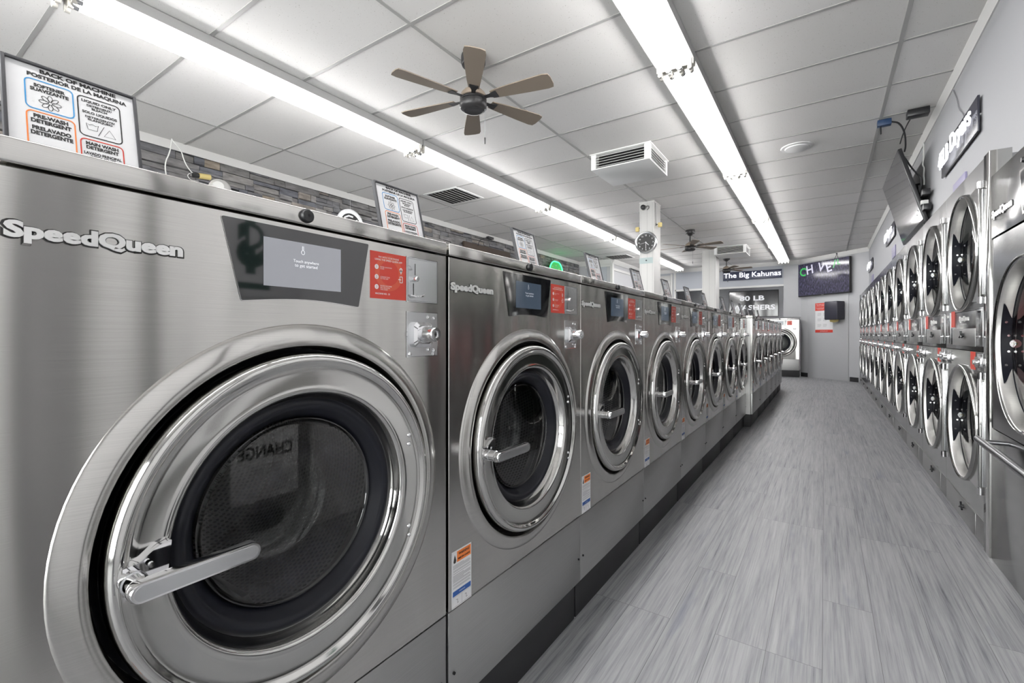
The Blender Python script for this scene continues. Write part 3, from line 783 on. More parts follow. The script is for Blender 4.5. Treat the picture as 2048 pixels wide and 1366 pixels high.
# ---------------------------------------------------------------- framed signs on the washers
def sign():
    r = empty('framed_sign'); w_, h_ = .172, .232
    b = MB(); b.box(-w_/2+.003, w_/2-.003, -.001, .002, .003, h_-.003, 'paper')
    def X(u): return -w_/2 + u
    def Z(v): return h_ - v
    y = -.0014
    b.text('BACK OF MACHINE', X(.093), Z(.011), 'ink', w=.098, h=.0075, y=y, bold=.05)
    b.text('POSTERIOR DE LA MAQUINA', X(.093), Z(.0215), 'ink', w=.128, h=.0085, y=y, bold=.05)
    for (x0, x1, z0, z1, m) in ((.026, .083, .029, .081, 'blue'), (.089, .146, .031, .105, 'ink'), (.026, .083, .086, .150, 'orange'), (.089, .146, .111, .160, 'red')):
        b.ribbon(rrect(X(x0), X(x1), Z(z1), Z(z0), .007), .0018, y, m)
    b.text('SOFTENER\nSUAVIZANTE', X(.0545), Z(.042), 'ink', w=.046, h=.014, y=y, bold=.05)
    for k in range(8):
        a = 2*pi*k/8; c = (X(.0545)+.0078*cos(a), Z(.065)+.0078*sin(a))
        b.ribbon([(c[0]+.0055*cos(t)*cos(a)-.0028*sin(t)*sin(a), c[1]+.0055*cos(t)*sin(a)+.0028*sin(t)*cos(a)) for t in [2*pi*j/14 for j in range(14)]], .0009, y, 'ink')
    b.text('LIQUID ONLY', X(.1175), Z(.039), 'ink', w=.047, h=.006, y=y, bold=.04)
    b.text('DETERGENT/\nBLEACH', X(.1175), Z(.0485), 'ink', w=.034, h=.0095, y=y, bold=.04)
    b.text('SOLO LIQUIDOS', X(.1175), Z(.060), 'ink', w=.047, h=.006, y=y, bold=.04)
    b.text('DETERGENTE/\nBLANQUEO', X(.1175), Z(.0705), 'ink', w=.040, h=.0095, y=y, bold=.04)
    b.ribbon([(X(.098), Z(.081)), (X(.100), Z(.092)), (X(.112), Z(.092)), (X(.114), Z(.081)), (X(.110), Z(.083)), (X(.106), Z(.081)), (X(.102), Z(.083))], .0008, y, 'ink')
    b.ribbon([(X(.113), Z(.100)), (X(.122), Z(.080))], .0008, y, 'ink', closed=False)
    b.ribbon([(X(.121), Z(.098)), (X(.137), Z(.098)), (X(.129), Z(.084))], .0009, y, 'ink')
    b.text('PRE-WASH\nDETERGENT', X(.0545), Z(.098), 'ink', w=.048, h=.016, y=y, bold=.05)
    b.text('PRELAVADO\nDETERGENTE', X(.0545), Z(.119), 'ink', w=.050, h=.016, y=y, bold=.05)
    b.text('MAIN WASH\nDETERGENT', X(.1175), Z(.122), 'ink', w=.044, h=.014, y=y, bold=.05)
    b.text('LAVADO PRINCIPAL\nDETERGENTE', X(.1175), Z(.140), 'ink', w=.050, h=.012, y=y, bold=.04)
    tag(b.build('printed_sheet', r, smooth=0), 'white printed sheet with blue, black, orange and red boxes')
    b = MB()
    for (x0, x1, z0, z1) in ((-w_/2, -w_/2+.005, 0, h_), (w_/2-.005, w_/2, 0, h_), (-w_/2+.005, w_/2-.005, 0, .005), (-w_/2+.005, w_/2-.005, h_-.005, h_)):
        b.box(x0, x1, -.005, .007, z0, z1, 'frame', .001)
    b.box(-w_/2+.004, w_/2-.004, .003, .006, .004, h_-.004, 'frame')
    tag(b.build('frame', r), 'dark grey frame')
    b = MB(); b.add([(-.02, .006, .15), (.02, .006, .15), (.03, .075, .021), (-.03, .075, .021), (-.02, .009, .15), (.02, .009, .15), (.03, .078, .022), (-.03, .078, .022)],
                    [(0, 1, 2, 3), (4, 7, 6, 5), (0, 3, 7, 4), (1, 5, 6, 2), (0, 4, 5, 1), (2, 6, 7, 3)], 'frame'); b.build('easel', r)
    return r
sg = sign()
for k, w_ in enumerate(washers):
    o = sg if k == 0 else copy_tree(sg)
    front = w_.location.x
    o.location = (front-.290, w_.location.y-(.214 if k == 0 else .202), TOPZ+.003)
    o.rotation_euler = (R(-13.5), 0, R(90)); o.rotation_mode = 'XYZ'
    where = 'on the ' + (('nearest washer, cut by the left photo edge', 'second washer from the camera', 'third washer from the camera', 'fourth washer from the camera', 'fifth washer from the camera', 'sixth washer from the camera',
             'seventh washer from the camera', 'eighth washer from the camera') + tuple(q + ' washer of the far bank' for q in ('first', 'second', 'third', 'fourth', 'fifth', 'last')))[k]
    tag(o, 'dark-framed detergent instructions board ' + where, 'sign', 'instruction boards on the washers')

# ---------------------------------------------------------------- dryers
DF = .632; DW = .846; DTOP = 1.868; RD = .316
def dryer_door(r, cz, name='door', R_=RD, cx=-.004, hs=.284, big=False):
    """round door: rim, wide polished band going in, flange to the handle strip on the right"""
    b = MB()
    prof = [(R_-.006, .004), (R_, .001), (R_, -.010), (R_-.003, -.017), (R_-.009, -.020), (R_-.015, -.017), (R_-.019, -.012)]
    b.lathe(prof, 'ring', cx, cz, 80); b.lathe([(R_-.019, -.012), (R_-.022, -.006), (R_-.024, .034)], 'bandsteel', cx, cz, 80)
    xr = DW/2 - .010 if not big else .455
    if not big:
        # flange from the ring to the straight handle side
        m_ = 14; vs = []; fs = []
        for k in range(m_+1):
            a = R(62 - 124*k/m_); vs += [(cx+(R_-.002)*cos(a), -.006, cz+(R_-.002)*sin(a)), (xr-.062, -.010, cz + hs*(1-2*k/m_)),
                                           (cx+(R_-.002)*cos(a), .010, cz+(R_-.002)*sin(a)), (xr-.062, .006, cz + hs*(1-2*k/m_))]
        for k in range(m_):
            i = 4*k; j = i+4
            fs += [(i, i+1, j+1, j), (i+2, j+2, j+3, i+3)]
        fs += [(0, 2, 3, 1), (4*m_, 4*m_+1, 4*m_+3, 4*m_+2)]
        b.add(vs, fs, 'ring')
    d = b.build(name, r, smooth=45)
    b = MB(); b.lathe([(R_-.024, .034), (R_-.0245, .038), (R_-.030, .041), (R_-.0295, .047)], 'rubber', cx, cz, 64); b.build('gasket', d)
    b = MB(); b.lathe([(R_-.026, .036), (.0001, .036)], 'glass_thin', cx, cz, 64); b.build('door_glass', d)
    if not big:
        b = MB(); x = xr
        b.box(x-.064, x-.040, -.012, .002, cz-hs, cz+hs, 'chrome', .002); b.box(x-.038, x-.022, -.016, .002, cz-hs, cz+hs, 'ring', .005)
        b.box(x-.020, x, -.008, .002, cz-hs+.03, cz+hs-.03, 'chrome_satin', .001)
        for e in (-1, 1): b.cyl((x-.030, -.008, cz+e*(hs+.012)), (x-.030, -.008, cz+e*(hs-.020)), .013, 'chrome', n=18)
        b.build('handle', d)
    return d
def dryer_drum(r, cz, cx=-.004, R_=RD, big=False):
    b = MB(); q = R_-.030
    b.lathe([(q, .047), (q-.001, .085)], 'bandsteel', cx, cz, 64)
    b.lathe([(q-.001, .085), (q-.001, .15), (q+.05, .19), (q+.05, .60), (.0001, .62)], 'perf', cx, cz, 64)
    dr = b.build('drum', r)
    # dark lobed shape in two mirrored halves, with bolts and hub, inside the opening
    b = MB(); rr = q-.0035
    def patch(y0, y1, f0, f1, rad):
        vs = []; fs = []; nu, nv = 10, 24
        for i in range(nu+1):
            t_ = i/nu; y = y0+(y1-y0)*t_; fm = f0+(f1-f0)*(3*t_*t_-2*t_**3)
            for j in range(nv+1):
                a = pi + fm*(2*j/nv-1); vs.append((cx+rad*cos(a), y, cz+rad*sin(a)))
        for i in range(nu):
            for j in range(nv): fs.append((i*(nv+1)+j, i*(nv+1)+j+1, (i+1)*(nv+1)+j+1, (i+1)*(nv+1)+j))
        b.add(vs, fs, 'rubber')
        b.add([(x, y, z_) for x, y, z_ in [(cx+(v[0]-cx)*(rad+.002)/rad, v[1], cz+(v[2]-cz)*(rad+.002)/rad) for v in vs]], [f[::-1] for f in fs], 'rubber')
    patch(.002, .040, .56, .33, R_-.0275); patch(.048, .098, .33, .56, rr)
    for y, rad in ((.020, R_-.029), (.072, rr-.002)):
        for a in (-.30, -.11, .11, .30):
            yy = y + (.006 if abs(a) < .2 else -.004)*(1 if y < .04 else -1); p = Vector((cx+rad*cos(pi+a), yy, cz+rad*sin(pi+a))); n_ = Vector((cos(a), 0, sin(a)))
            b.cyl(p, p+n_*.004, .0048, 'chrome', n=12)
    b.cyl((cx-rr+.003, .044, cz), (cx-rr+.011, .044, cz), .018, 'chrome_satin', n=24); b.cyl((cx-rr+.011, .044, cz), (cx-rr+.014, .044, cz), .008, 'brass', n=16); b.cyl((cx-rr+.0135, .044, cz), (cx-rr+.0155, .044, cz), .004, 'ink', n=12)
    tag(b.build('lobed_hub', r), 'black lobed shape in two mirrored halves, with bolts and a round hub')

def frame_with_hole(b, x0, x1, z0, z1, cx, cz, r, m, y=0):
    plate_with_hole(b, x0, x1, z0, z1, cx, cz, [(r+.001, 0), (r, .002), (r, .03)], m, n=72, back=.02)

def dryer():
    r = empty('stacked_dryer'); H2 = DW/2 - .0015; D = 1.10; cx = -.004
    UZ, LZ = 1.468, .546        # door centres
    b = MB()
    b.box(-H2, -H2+.012, .02, D, 0, DTOP, 'steel_dryer'); b.box(H2-.012, H2, .02, D, 0, DTOP, 'steel_dryer'); b.box(-H2+.012, H2-.012, D-.012, D, 0, DTOP, 'steel_dryer')
    b.box(-H2+.012, H2-.012, .02, D-.012, DTOP-.012, DTOP, 'steel_dryer'); b.box(-H2+.012, H2-.012, .02, D-.012, 0, .012, 'steel_dryer')
    b.build('cabinet', r)
    b = MB(); frame_with_hole(b, -H2, H2, 1.150, DTOP, cx, UZ, RD-.010, 'steel_dryer'); b.build('upper_front', r, smooth=30)
    b = MB(); frame_with_hole(b, -H2, H2, .128, .938, cx, LZ, RD-.010, 'steel_dryer'); b.build('lower_front', r, smooth=30)
    # middle control band
    b = MB(); b.box(-H2, H2, 0, .02, .9415, 1.1475, 'steel_dryer', .001)
    b.box(-.24, .255, -.0025, 0, .963, 1.056, 'steel_panel', .0008); b.build('control_panel', r)
    for sx in (-1, 1):
        b = MB(); xa, xb = (.275, .395) if sx > 0 else (-.405, -.29)
        b.box(xa, xb, -.003, 0, .966, 1.155, 'chrome_satin', .001)
        b.ribbon([(xa+.004, .970), (xb-.004, .970), (xb-.004, 1.151), (xa+.004, 1.151)], .005, -.0036, 'chrome')
        b.box(xa+.03, xb-.03, -.0042, -.003, 1.10, 1.14, 'display'); b.box(xa+.055, xa+.059, -.0042, -.003, 1.03, 1.075, 'ink')
        b.lathe([(.0001, -.014), (.006, -.013), (.007, -.003)], 'chrome', xa+.05, 1.012, 14)
        b.build('coin_slide', r)
    b = MB(); red_sticker(b, -.285, -.195, 1.066, 1.160, -.0008, True); tag(b.build('instruction_sticker', r), 'red square sticker')
    b = MB(); red_sticker(b, .155, .250, .845, .936, -.0008, True); tag(b.build('instruction_sticker', r), 'red square sticker')
    b = MB(); b.text('SpeedQueen', .02, 1.108, 'letter', w=.21, h=.036, y=-.0016, off=.035, ext=.0012); b.text('COMMERCIAL', .02, 1.080, 'letter', w=.12, h=.010, y=-.001, off=.01)
    tag(b.build('badge', r), 'silver lettering reading Speed Queen')
    b = MB()       # T handle of the lint panel
    for zc, cxx in ((1.020, .02), (.085, .02)):
        b.cyl((cxx, 0, zc), (cxx, -.016, zc), .010, 'black', n=16)
        for a in (90, 210, 330): b.cyl((cxx, -.012, zc), (cxx+.032*cos(R(a)), -.014, zc+.024*sin(R(a))), .0045, 'black', n=10)
    b.build('latch_knob', r)
    b = MB(); b.box(.285, .385, -.002, 0, .845, .930, 'chrome_satin', .001); q = rrect(.300, .368, .862, .915, .010, 4); n_ = len(q)
    b.poly(q, -.014, -.002, 'chrome'); b.cyl((.335, -.014, .888), (.335, -.027, .888), .012, 'chrome', n=20); cb = b.build('coin_box', r)
    b = MB(); b.box(-.385, -.29, -.002, 0, .850, .925, 'chrome_satin', .001); b.poly(rrect(-.370, -.310, .865, .910, .010, 4), -.014, -.002, 'chrome'); b.cyl((-.34, -.014, .888), (-.34, -.027, .888), .012, 'chrome', n=20); b.build('coin_box', r)
    b = MB(); b.box(-H2, H2, 0, .02, .004, .1255, 'steel_panel', .001)
    b.box(-.24, .255, -.002, 0, .012, .122, 'steel_panel', .0008); b.build('lint_panel', r)
    dryer_door(r, UZ, hs=.282); dryer_door(r, LZ, hs=.282)
    for z_ in (UZ, LZ): dryer_drum(r, z_)
    return r
dr = dryer()
for k in range(11):
    o = dr if k == 0 else copy_tree(dr)
    o.location = (DF, 3.075+DW/2+DW*k, 0); o.rotation_euler = (0, 0, R(-90))
    lab = {0: 'closest to the big dryer at the right edge', 1: 'below the near end of the lit dryer-size sign', 4: 'beneath the tilted television', 10: 'last one, at the far end by the angled wall'}.get(k, '%s from the near end of the row' % ordn[k])
    tag(o, 'stacked steel tumble dryers, ' + lab, 'dryer', 'stacked dryers along the right side')
MB().box(DF-.006, .70, 2.981, 3.073, 0, 1.868, 'polished', .002).build('filler_strip')
tag(bpy.data.objects['filler_strip'], 'tall narrow polished steel strip between the big dryer and the stacked dryers', 'filler panel')

def big_dryer():
    r = empty('large_dryer', (DF, 2.54, 0), R(-90)); H2 = .438; T = 1.745; D = 1.15; cz = .985; Rb = .345
    b = MB()
    b.box(-H2, -H2+.012, .02, D, 0, T, 'steel_dryer'); b.box(H2-.012, H2, .02, D, 0, T, 'steel_dryer'); b.box(-H2+.012, H2-.012, D-.012, D, 0, T, 'steel_dryer'); b.box(-H2+.012, H2-.012, .02, D-.012, T-.012, T, 'steel_dryer')
    b.build('cabinet', r)
    b = MB(); frame_with_hole(b, -H2, H2, .60, 1.455, 0, cz, Rb-.010, 'steel_dryer'); b.build('front_panel', r, smooth=30)
    b = MB(); b.box(-H2, H2, 0, .02, .004, .5975, 'steel_dryer', .001); b.build('lower_panel', r)
    b = MB(); b.box(-H2, H2, 0, .02, 1.463, T, 'steel_dryer', .001); b.build('control_panel', r)
    b = MB(); pts = [(.17, 1.66), (-.055, 1.66), (-.025, 1.485), (.14, 1.485)]; b.poly(pts, -.004, 0, 'polished'); b.poly([(.155, 1.65), (-.040, 1.65), (-.012, 1.497), (.128, 1.497)], -.006, -.003, 'display'); b.build('display', r)
    b = MB(); b.text('SpeedQueen', -.285, 1.560, 'ink', w=.275, h=.050, y=-.0008, off=.078, ext=.0006); b.text('SpeedQueen', -.285, 1.560, 'letter', w=.268, h=.043, y=-.002, off=.035, ext=.0012); tag(b.build('badge', r), 'silver lettering reading Speed Queen')
    b = MB(); b.lathe([(.0001, -.012), (.009, -.011), (.012, -.003)], 'black', -.01, 1.69, 20); b.build('lock', r)
    dryer_door(r, cz, R_=Rb, cx=0, big=True); dryer_drum(r, cz, cx=0, R_=Rb, big=True)
    b = MB(); b.cyl((-.235, -.085, .574), (.42, -.085, .560), .0145, 'bar', n=24)
    for x in (-.20, .38): b.cyl((x, -.085, .571), (x, .0, .571), .010, 'bar', n=14)
    b.lathe([(.0001, -.010), (.008, -.009), (.010, 0)], 'black', .12, .515+.06, 14)
    tag(b.build('grab_bar', r), 'dark steel tubular bar')
    tag(r, 'large single steel tumble dryer cut by the right edge, red flowered laundry inside', 'dryer')
    # laundry seen through the door
    b = MB(); random.seed(2)
    def blob(cx, cy, cz_, rx, ry, rz, m, seed, amp=.14):
        rnd = random.Random(seed); vs = []; fs = []; nu, nv = 28, 16; ph = [rnd.uniform(0, 6) for _ in range(6)]
        for i in range(nv+1):
            th = pi*i/nv
            for j in range(nu):
                a = 2*pi*j/nu; k = 1+amp*(sin(3*a+ph[0]+2*th)+.6*sin(7*a+ph[1]-5*th)+.5*sin(6*th+ph[2]+2*a))/1.5
                vs.append((cx+rx*k*sin(th)*cos(a), cy+ry*k*sin(th)*sin(a), cz_+rz*k*cos(th)))
        for i in range(nv):
            for j in range(nu): fs.append((i*nu+j, (i+1)*nu+j, (i+1)*nu+(j+1) % nu, i*nu+(j+1) % nu))
        b.add(vs, fs, m)
    blob(0.02, .17, .90, .20, .10, .155, 'floral', 3); bl = b.build('bed_linen', smooth=60)
    bl.location = (DF, 2.54, 0); bl.rotation_euler = (0, 0, R(-90)); tag(bl, 'crumpled red and pink flowered bedding inside the large dryer drum', 'laundry')
    b = MB(); blob(.05, .15, 1.112, .15, .07, .030, 'towel', 5, .07); bt = b.build('folded_towel', smooth=60)
    bt.location = (DF, 2.54, 0); bt.rotation_euler = (0, 0, R(-90)); tag(bt, 'blue-grey towel lying on top of the red flowered bedding', 'towel')
big_dryer()

# ---------------------------------------------------------------- signs on the right wall
def wall_sign(y0, y1, z0, z1, txt, label, grp):
    r = empty('lit_sign', (WX, (y0+y1)/2, (z0+z1)/2), R(-90)); w_ = y1-y0; h = z1-z0
    b = MB(); b.box(-w_/2, w_/2, -.022, -.010, -h/2, h/2, 'signblack', .003)
    for sx in (-1, 1): b.cyl((sx*(w_/2-.03), -.010, 0), (sx*(w_/2-.03), .0, 0), .012, 'chrome_satin', n=12)
    b.build('backing', r)
    xs_ = (-w_*.465, -w_*.13, -w_*.075, w_*.465)
    for q, tx in enumerate(txt.split()):
        b = MB(); b.text(tx, (xs_[2*q]+xs_[2*q+1])/2, 0, 'neon', w=xs_[2*q+1]-xs_[2*q], h=h*(.60 if q == 0 else .74), y=-.045, tube=.022); tag(b.build('word', r), 'glowing white letters reading ' + tx)
    tag(r, label, 'sign', grp)
wall_sign(3.83, 4.85, 2.235, 2.45, '45LB Dryers', 'long black plate with glowing white letters 45LB Dryers, nearest on the right wall', 'lit dryer signs on the right wall')
wall_sign(7.80, 8.80, 2.32, 2.52, '45LB Dryers', 'glowing white lettered plate partly behind the tilted television on the right wall', 'lit dryer signs on the right wall')
wall_sign(11.15, 12.1, 2.30, 2.50, '45LB Dryers', 'small distant glowing white plate at the far end of the right wall', 'lit dryer signs on the right wall')
for k, (y, zc) in enumerate(((4.35, 2.02), (8.0, 2.13), (11.3, 2.10))):
    b = MB(); b.box(WX-.012, WX, y-.17, y+.17, zc-.075, zc+.075, 'purple', .002)
    X_ = Matrix.Translation((WX-.012, y, zc)) @ Matrix.Rotation(R(-90), 4, 'Z')
    b.text('Please check\nyour dryer', 0, 0, 'greytext', w=.22, h=.06, y=-.0006, X=X_)
    o = b.build('notice_plate'); tag(o, 'small lilac notice plate under the ' + ('largest lit dryer sign', 'lit sign beside the tilted television', 'distant lit sign at the far end')[k], 'notice', 'lilac notices on the right wall')

# far wall sign
b = MB(); r = empty('lit_sign', (-1.563, FARY, 2.565)); b.box(-.68, .68, -.03, -.012, -.11, .11, 'signnavy', .003); b.box(-.4, .4, -.012, 0, -.03, .03, 'signnavy'); b.build('backing', r)
b = MB(); b.text('The Big Kahunas', 0, -.002, 'neon', w=1.32, h=.165, y=-.034, off=0, ext=.012); tag(b.build('letters', r), 'glowing white letters reading The Big Kahunas')
tag(r, 'long dark sign with glowing words The Big Kahunas', 'sign')
# 80 LB WASHERS screen in the back room
r = empty('wall_screen', (-1.60, 14.0, 1.86)); b = MB(); b.box(-.60, .60, 0, .05, -.355, .355, 'tv', .004); b.box(-.03, .03, .05, 1.6, -.03, .03, 'tv'); b.build('casing', r)
b = MB(); b.box(-.585, .585, -.004, 0, -.340, .345, 'tvscreen'); b.text('80 LB', -.03, .15, 'text80', h=.135, w=.60, y=-.006, off=.03); b.text('WASHERS', -.0, -.10, 'text80', h=.135, w=1.04, y=-.006, off=.03)
tag(b.build('screen', r), 'dark screen reading 80 LB WASHERS'); tag(r, 'dark wide screen with grey words 80 LB WASHERS in the back-room opening', 'screen')

# television on the angled wall
r = empty('television'); r.location = ang(.69, 2.34, .0); r.rotation_euler = (0, 0, AR)
b = MB(); b.box(-.675, .675, -.085, -.035, -.395, .395, 'tv', .006); b.box(-.03, .03, -.090, -.084, -.392, -.384, 'chrome_satin'); b.build('casing', r)
b = MB(); b.box(-.662, .662, -.088, -.086, -.372, .385, 'tvpic')
for ch, x, z_, s_, rt, m_ in (('C', -.53, .20, .20, 8, 'tv_green'), ('H', -.34, .235, .21, -8, 'tv_white'), ('V', -.03, .25, .20, 10, 'tv_white'), ('E', .17, .22, .21, -14, 'tv_white'), ('/', .31, .28, .18, 0, 'tv_green'), ('L', .42, .31, .12, 0, 'tv_green')):
    b.text(ch, 0, 0, m_, h=s_, y=-.0895, off=.02, X=Matrix.Translation((x, 0, z_)) @ Matrix.Rotation(R(rt), 4, 'Y'))
tag(b.build('screen', r), 'dark purple picture with slanted green and white letters')
b = MB(); b.box(-.2, .2, -.036, 0, -.15, .15, 'black'); b.tube([(.28, -.05, .39), (.33, -.04, .50), (.37, -.05, .39)], .005, 'cable'); b.cyl((.33, -.04, .49), (.33, -.04, .515), .02, 'black', n=12); b.build('wall_mount', r)
tag(r, 'large flat television hung on the angled far wall showing slanted letters', 'television')
# poster and paper-towel box
b = MB(); s0, s1 = .435, .895; b.box(s0, s1, -.016, -.0125, 1.075, 1.765, 'paper', X=AX); b.box(s0, s1, -.0168, -.016, 1.585, 1.765, 'red', X=AX); b.box(s0, s1, -.0168, -.016, 1.075, 1.14, 'red', X=AX)
b.text('Pay with your\nphone today', s0+.14, 1.715, 'paper', w=.22, h=.06, y=-.0175, X=AX); b.text('Download the app\nand get started', s0+.13, 1.635, 'paper', w=.21, h=.05, y=-.0175, X=AX)
b.poly(rrect(s1-.10, s1-.03, 1.60, 1.74, .01), -.0172, -.016, 'paper', X=AX)
for i in range(3):
    for j in range(2):
        for k in range(4): b.box(s0+.06+.15*j, s0+.16+.15*j - (.02 if k == 3 else 0), -.0166, -.016, 1.525-.13*i-.018*k, 1.529-.13*i-.018*k, 'greytext', X=AX)
b.text('speedqueen.com', s0+.23, 1.107, 'paper', w=.2, y=-.0175, X=AX)
tag(b.build('poster', smooth=0), 'white instruction poster with red top and bottom bands on the angled wall', 'poster')
r = empty('towel_dispenser'); r.location = ang(1.03, 1.56, .0); r.rotation_euler = (0, 0, AR)
b = MB(); b.box(-.165, .165, -.23, -.017, -.20, .21, 'signblack', .02, seg=3); b.build('housing', r)
b = MB(); b.poly([(-.10, -.245), (.0, -.262), (.10, -.240), (.12, -.195), (-.12, -.195)], -.13, -.125, 'brass'); tag(b.build('paper_towel', r), 'tan paper towel hanging out')
tag(r, 'black paper towel dispenser beside the red and white poster', 'dispenser')

# tilted television at the right, hung from the ceiling near the wall
r = empty('television'); Lt = 1.32; yc = 5.40+Lt/2
p_top = Vector((.545, yc, 1.67+CAMH)); p_bot = Vector((.728, yc, .995+CAMH)); up = (p_top-p_bot); hh = up.length; upn = up.normalized()
# local frame: x -> -Y, z -> up along the panel, y -> away from the viewer
xa = Vector((0, -1, 0)); ya = upn.cross(xa).normalized()
if ya.x < 0: ya = -ya
Mx = Matrix((( xa.x, ya.x, upn.x), (xa.y, ya.y, upn.y), (xa.z, ya.z, upn.z)))
r.matrix_world = Matrix.Translation((p_top+p_bot)/2) @ Mx.to_4x4()
b = MB(); b.box(-Lt/2, Lt/2, 0, .030, -hh/2, hh/2, 'tv', .003); b.box(-.25, .25, .03, .06, -.22, .12, 'tv', .01); b.build('casing', r)
b = MB(); b.box(-Lt/2+.012, Lt/2-.012, -.002, 0, -hh/2+.03, hh/2-.012, 'tvscreen'); tag(b.build('screen', r), 'dark glossy screen switched off')
tag(r, 'flat television switched off, tilted steeply down from the right wall above the dryers', 'television')
b = MB(); b.box(.69, WX, yc-.10, yc+.10, 2.18, 2.50, 'black', .004); b.box(.66, .70, yc-.03, yc+.03, 2.28, 2.36, 'black'); tag(b.build('wall_bracket'), 'black steel bracket behind the tilted television', 'bracket')
random.seed(11)
def wig(p, q, n, a, seed, sag=0):
    rnd = random.Random(seed); out = []
    for i in range(n+1):
        t_ = i/n; v = Vector(p).lerp(Vector(q), t_); e = sin(pi*t_)
        out.append(v + Vector((rnd.uniform(-a, a)*.4, rnd.uniform(-a, a), rnd.uniform(-a, a) - sag))*e)
    return out
def smooth_path(p, it=2):
    p = [Vector(a) for a in p]
    for _ in range(it):
        q = [p[0]]
        for a, b_ in zip(p[:-1], p[1:]): q += [a*.75+b_*.25, a*.25+b_*.75]
        p = q+[p[-1]]
    return p
b = MB()
b.tube(smooth_path([(.60, 5.52, 2.66), (.66, 5.5, 2.52), (.72, 5.42, 2.40), (.70, 5.48, 2.28), (.73, 5.40, 2.15), (.74, 5.44, 2.02)]), .007, 'cable')
for k in range(9): b.tube(smooth_path(wig((.70, 5.45+.02*k, 2.36), (.74, 5.50, 1.98+.01*k), 7, .10, k), 2), .005, 'cable')
b.box(.70, .755, 5.30, 5.50, 2.235, 2.285, 'black', .004); b.box(.71, .765, 5.32, 5.46, 2.11, 2.16, 'black', .004); b.box(.70, .75, 5.36, 5.42, 2.165, 2.20, 'cable_white', .003)
cbo = b.build('cable_bundle', r); bpy.context.view_layer.update(); cbo.matrix_parent_inverse = r.matrix_world.inverted(); cbo['label'] = 'tangle of black cables and plugs'
b = MB(); b.tube(smooth_path(wig((.755, 5.66, 2.80), (.758, 5.64, 2.40), 8, .02, 77), 2), .006, 'cable_white'); tag(b.build('cable'), 'white wire running down the right wall beside the tilted television', 'cable')
b = MB(); b.box(.560, .70, 4.93, 5.02, CEIL-.060, CEIL-.006, 'black', .005); b.tube(smooth_path([(.60, 5.02, CEIL-.03), (.58, 5.2, CEIL-.05), (.57, 5.32, CEIL-.08), (.56, 5.38, CEIL-.13)]), .005, 'cable'); tag(b.build('power_adapter'), 'black power box on the ceiling above the tilted television', 'adapter')
b = MB(); b.box(.375, .47, 5.03, 5.09, CEIL-.055, CEIL-.005, 'bluedev', .004); b.cyl((.40, 5.06, CEIL-.055), (.40, 5.06, CEIL-.12), .006, 'black'); b.cyl((.40, 5.06, CEIL-.004), (.40, 5.06, CEIL-.03), .006, 'black')
b.tube(smooth_path([(.47, 5.06, CEIL-.03), (.53, 5.12, CEIL-.03), (.58, 5.25, CEIL-.08), (.60, 5.38, CEIL-.16), (.60, 5.46, CEIL-.18)]), .007, 'cable'); tag(b.build('cable_clamp'), 'dark blue cable clamp on the ceiling left of the tilted television', 'clamp')
# thin wire from the crown to the first lit sign
b = MB(); b.tube(smooth_path([(WX-.006, 4.55, CEIL-.07), (WX-.006, 4.42, 2.66), (WX-.006, 4.38, 2.58), (WX-.006, 4.25, 2.50), (WX-.010, 4.20, 2.44)]), .003, 'greytext'); tag(b.build('sign_wire'), 'thin grey wire from the ceiling to the largest lit dryer sign', 'wire')

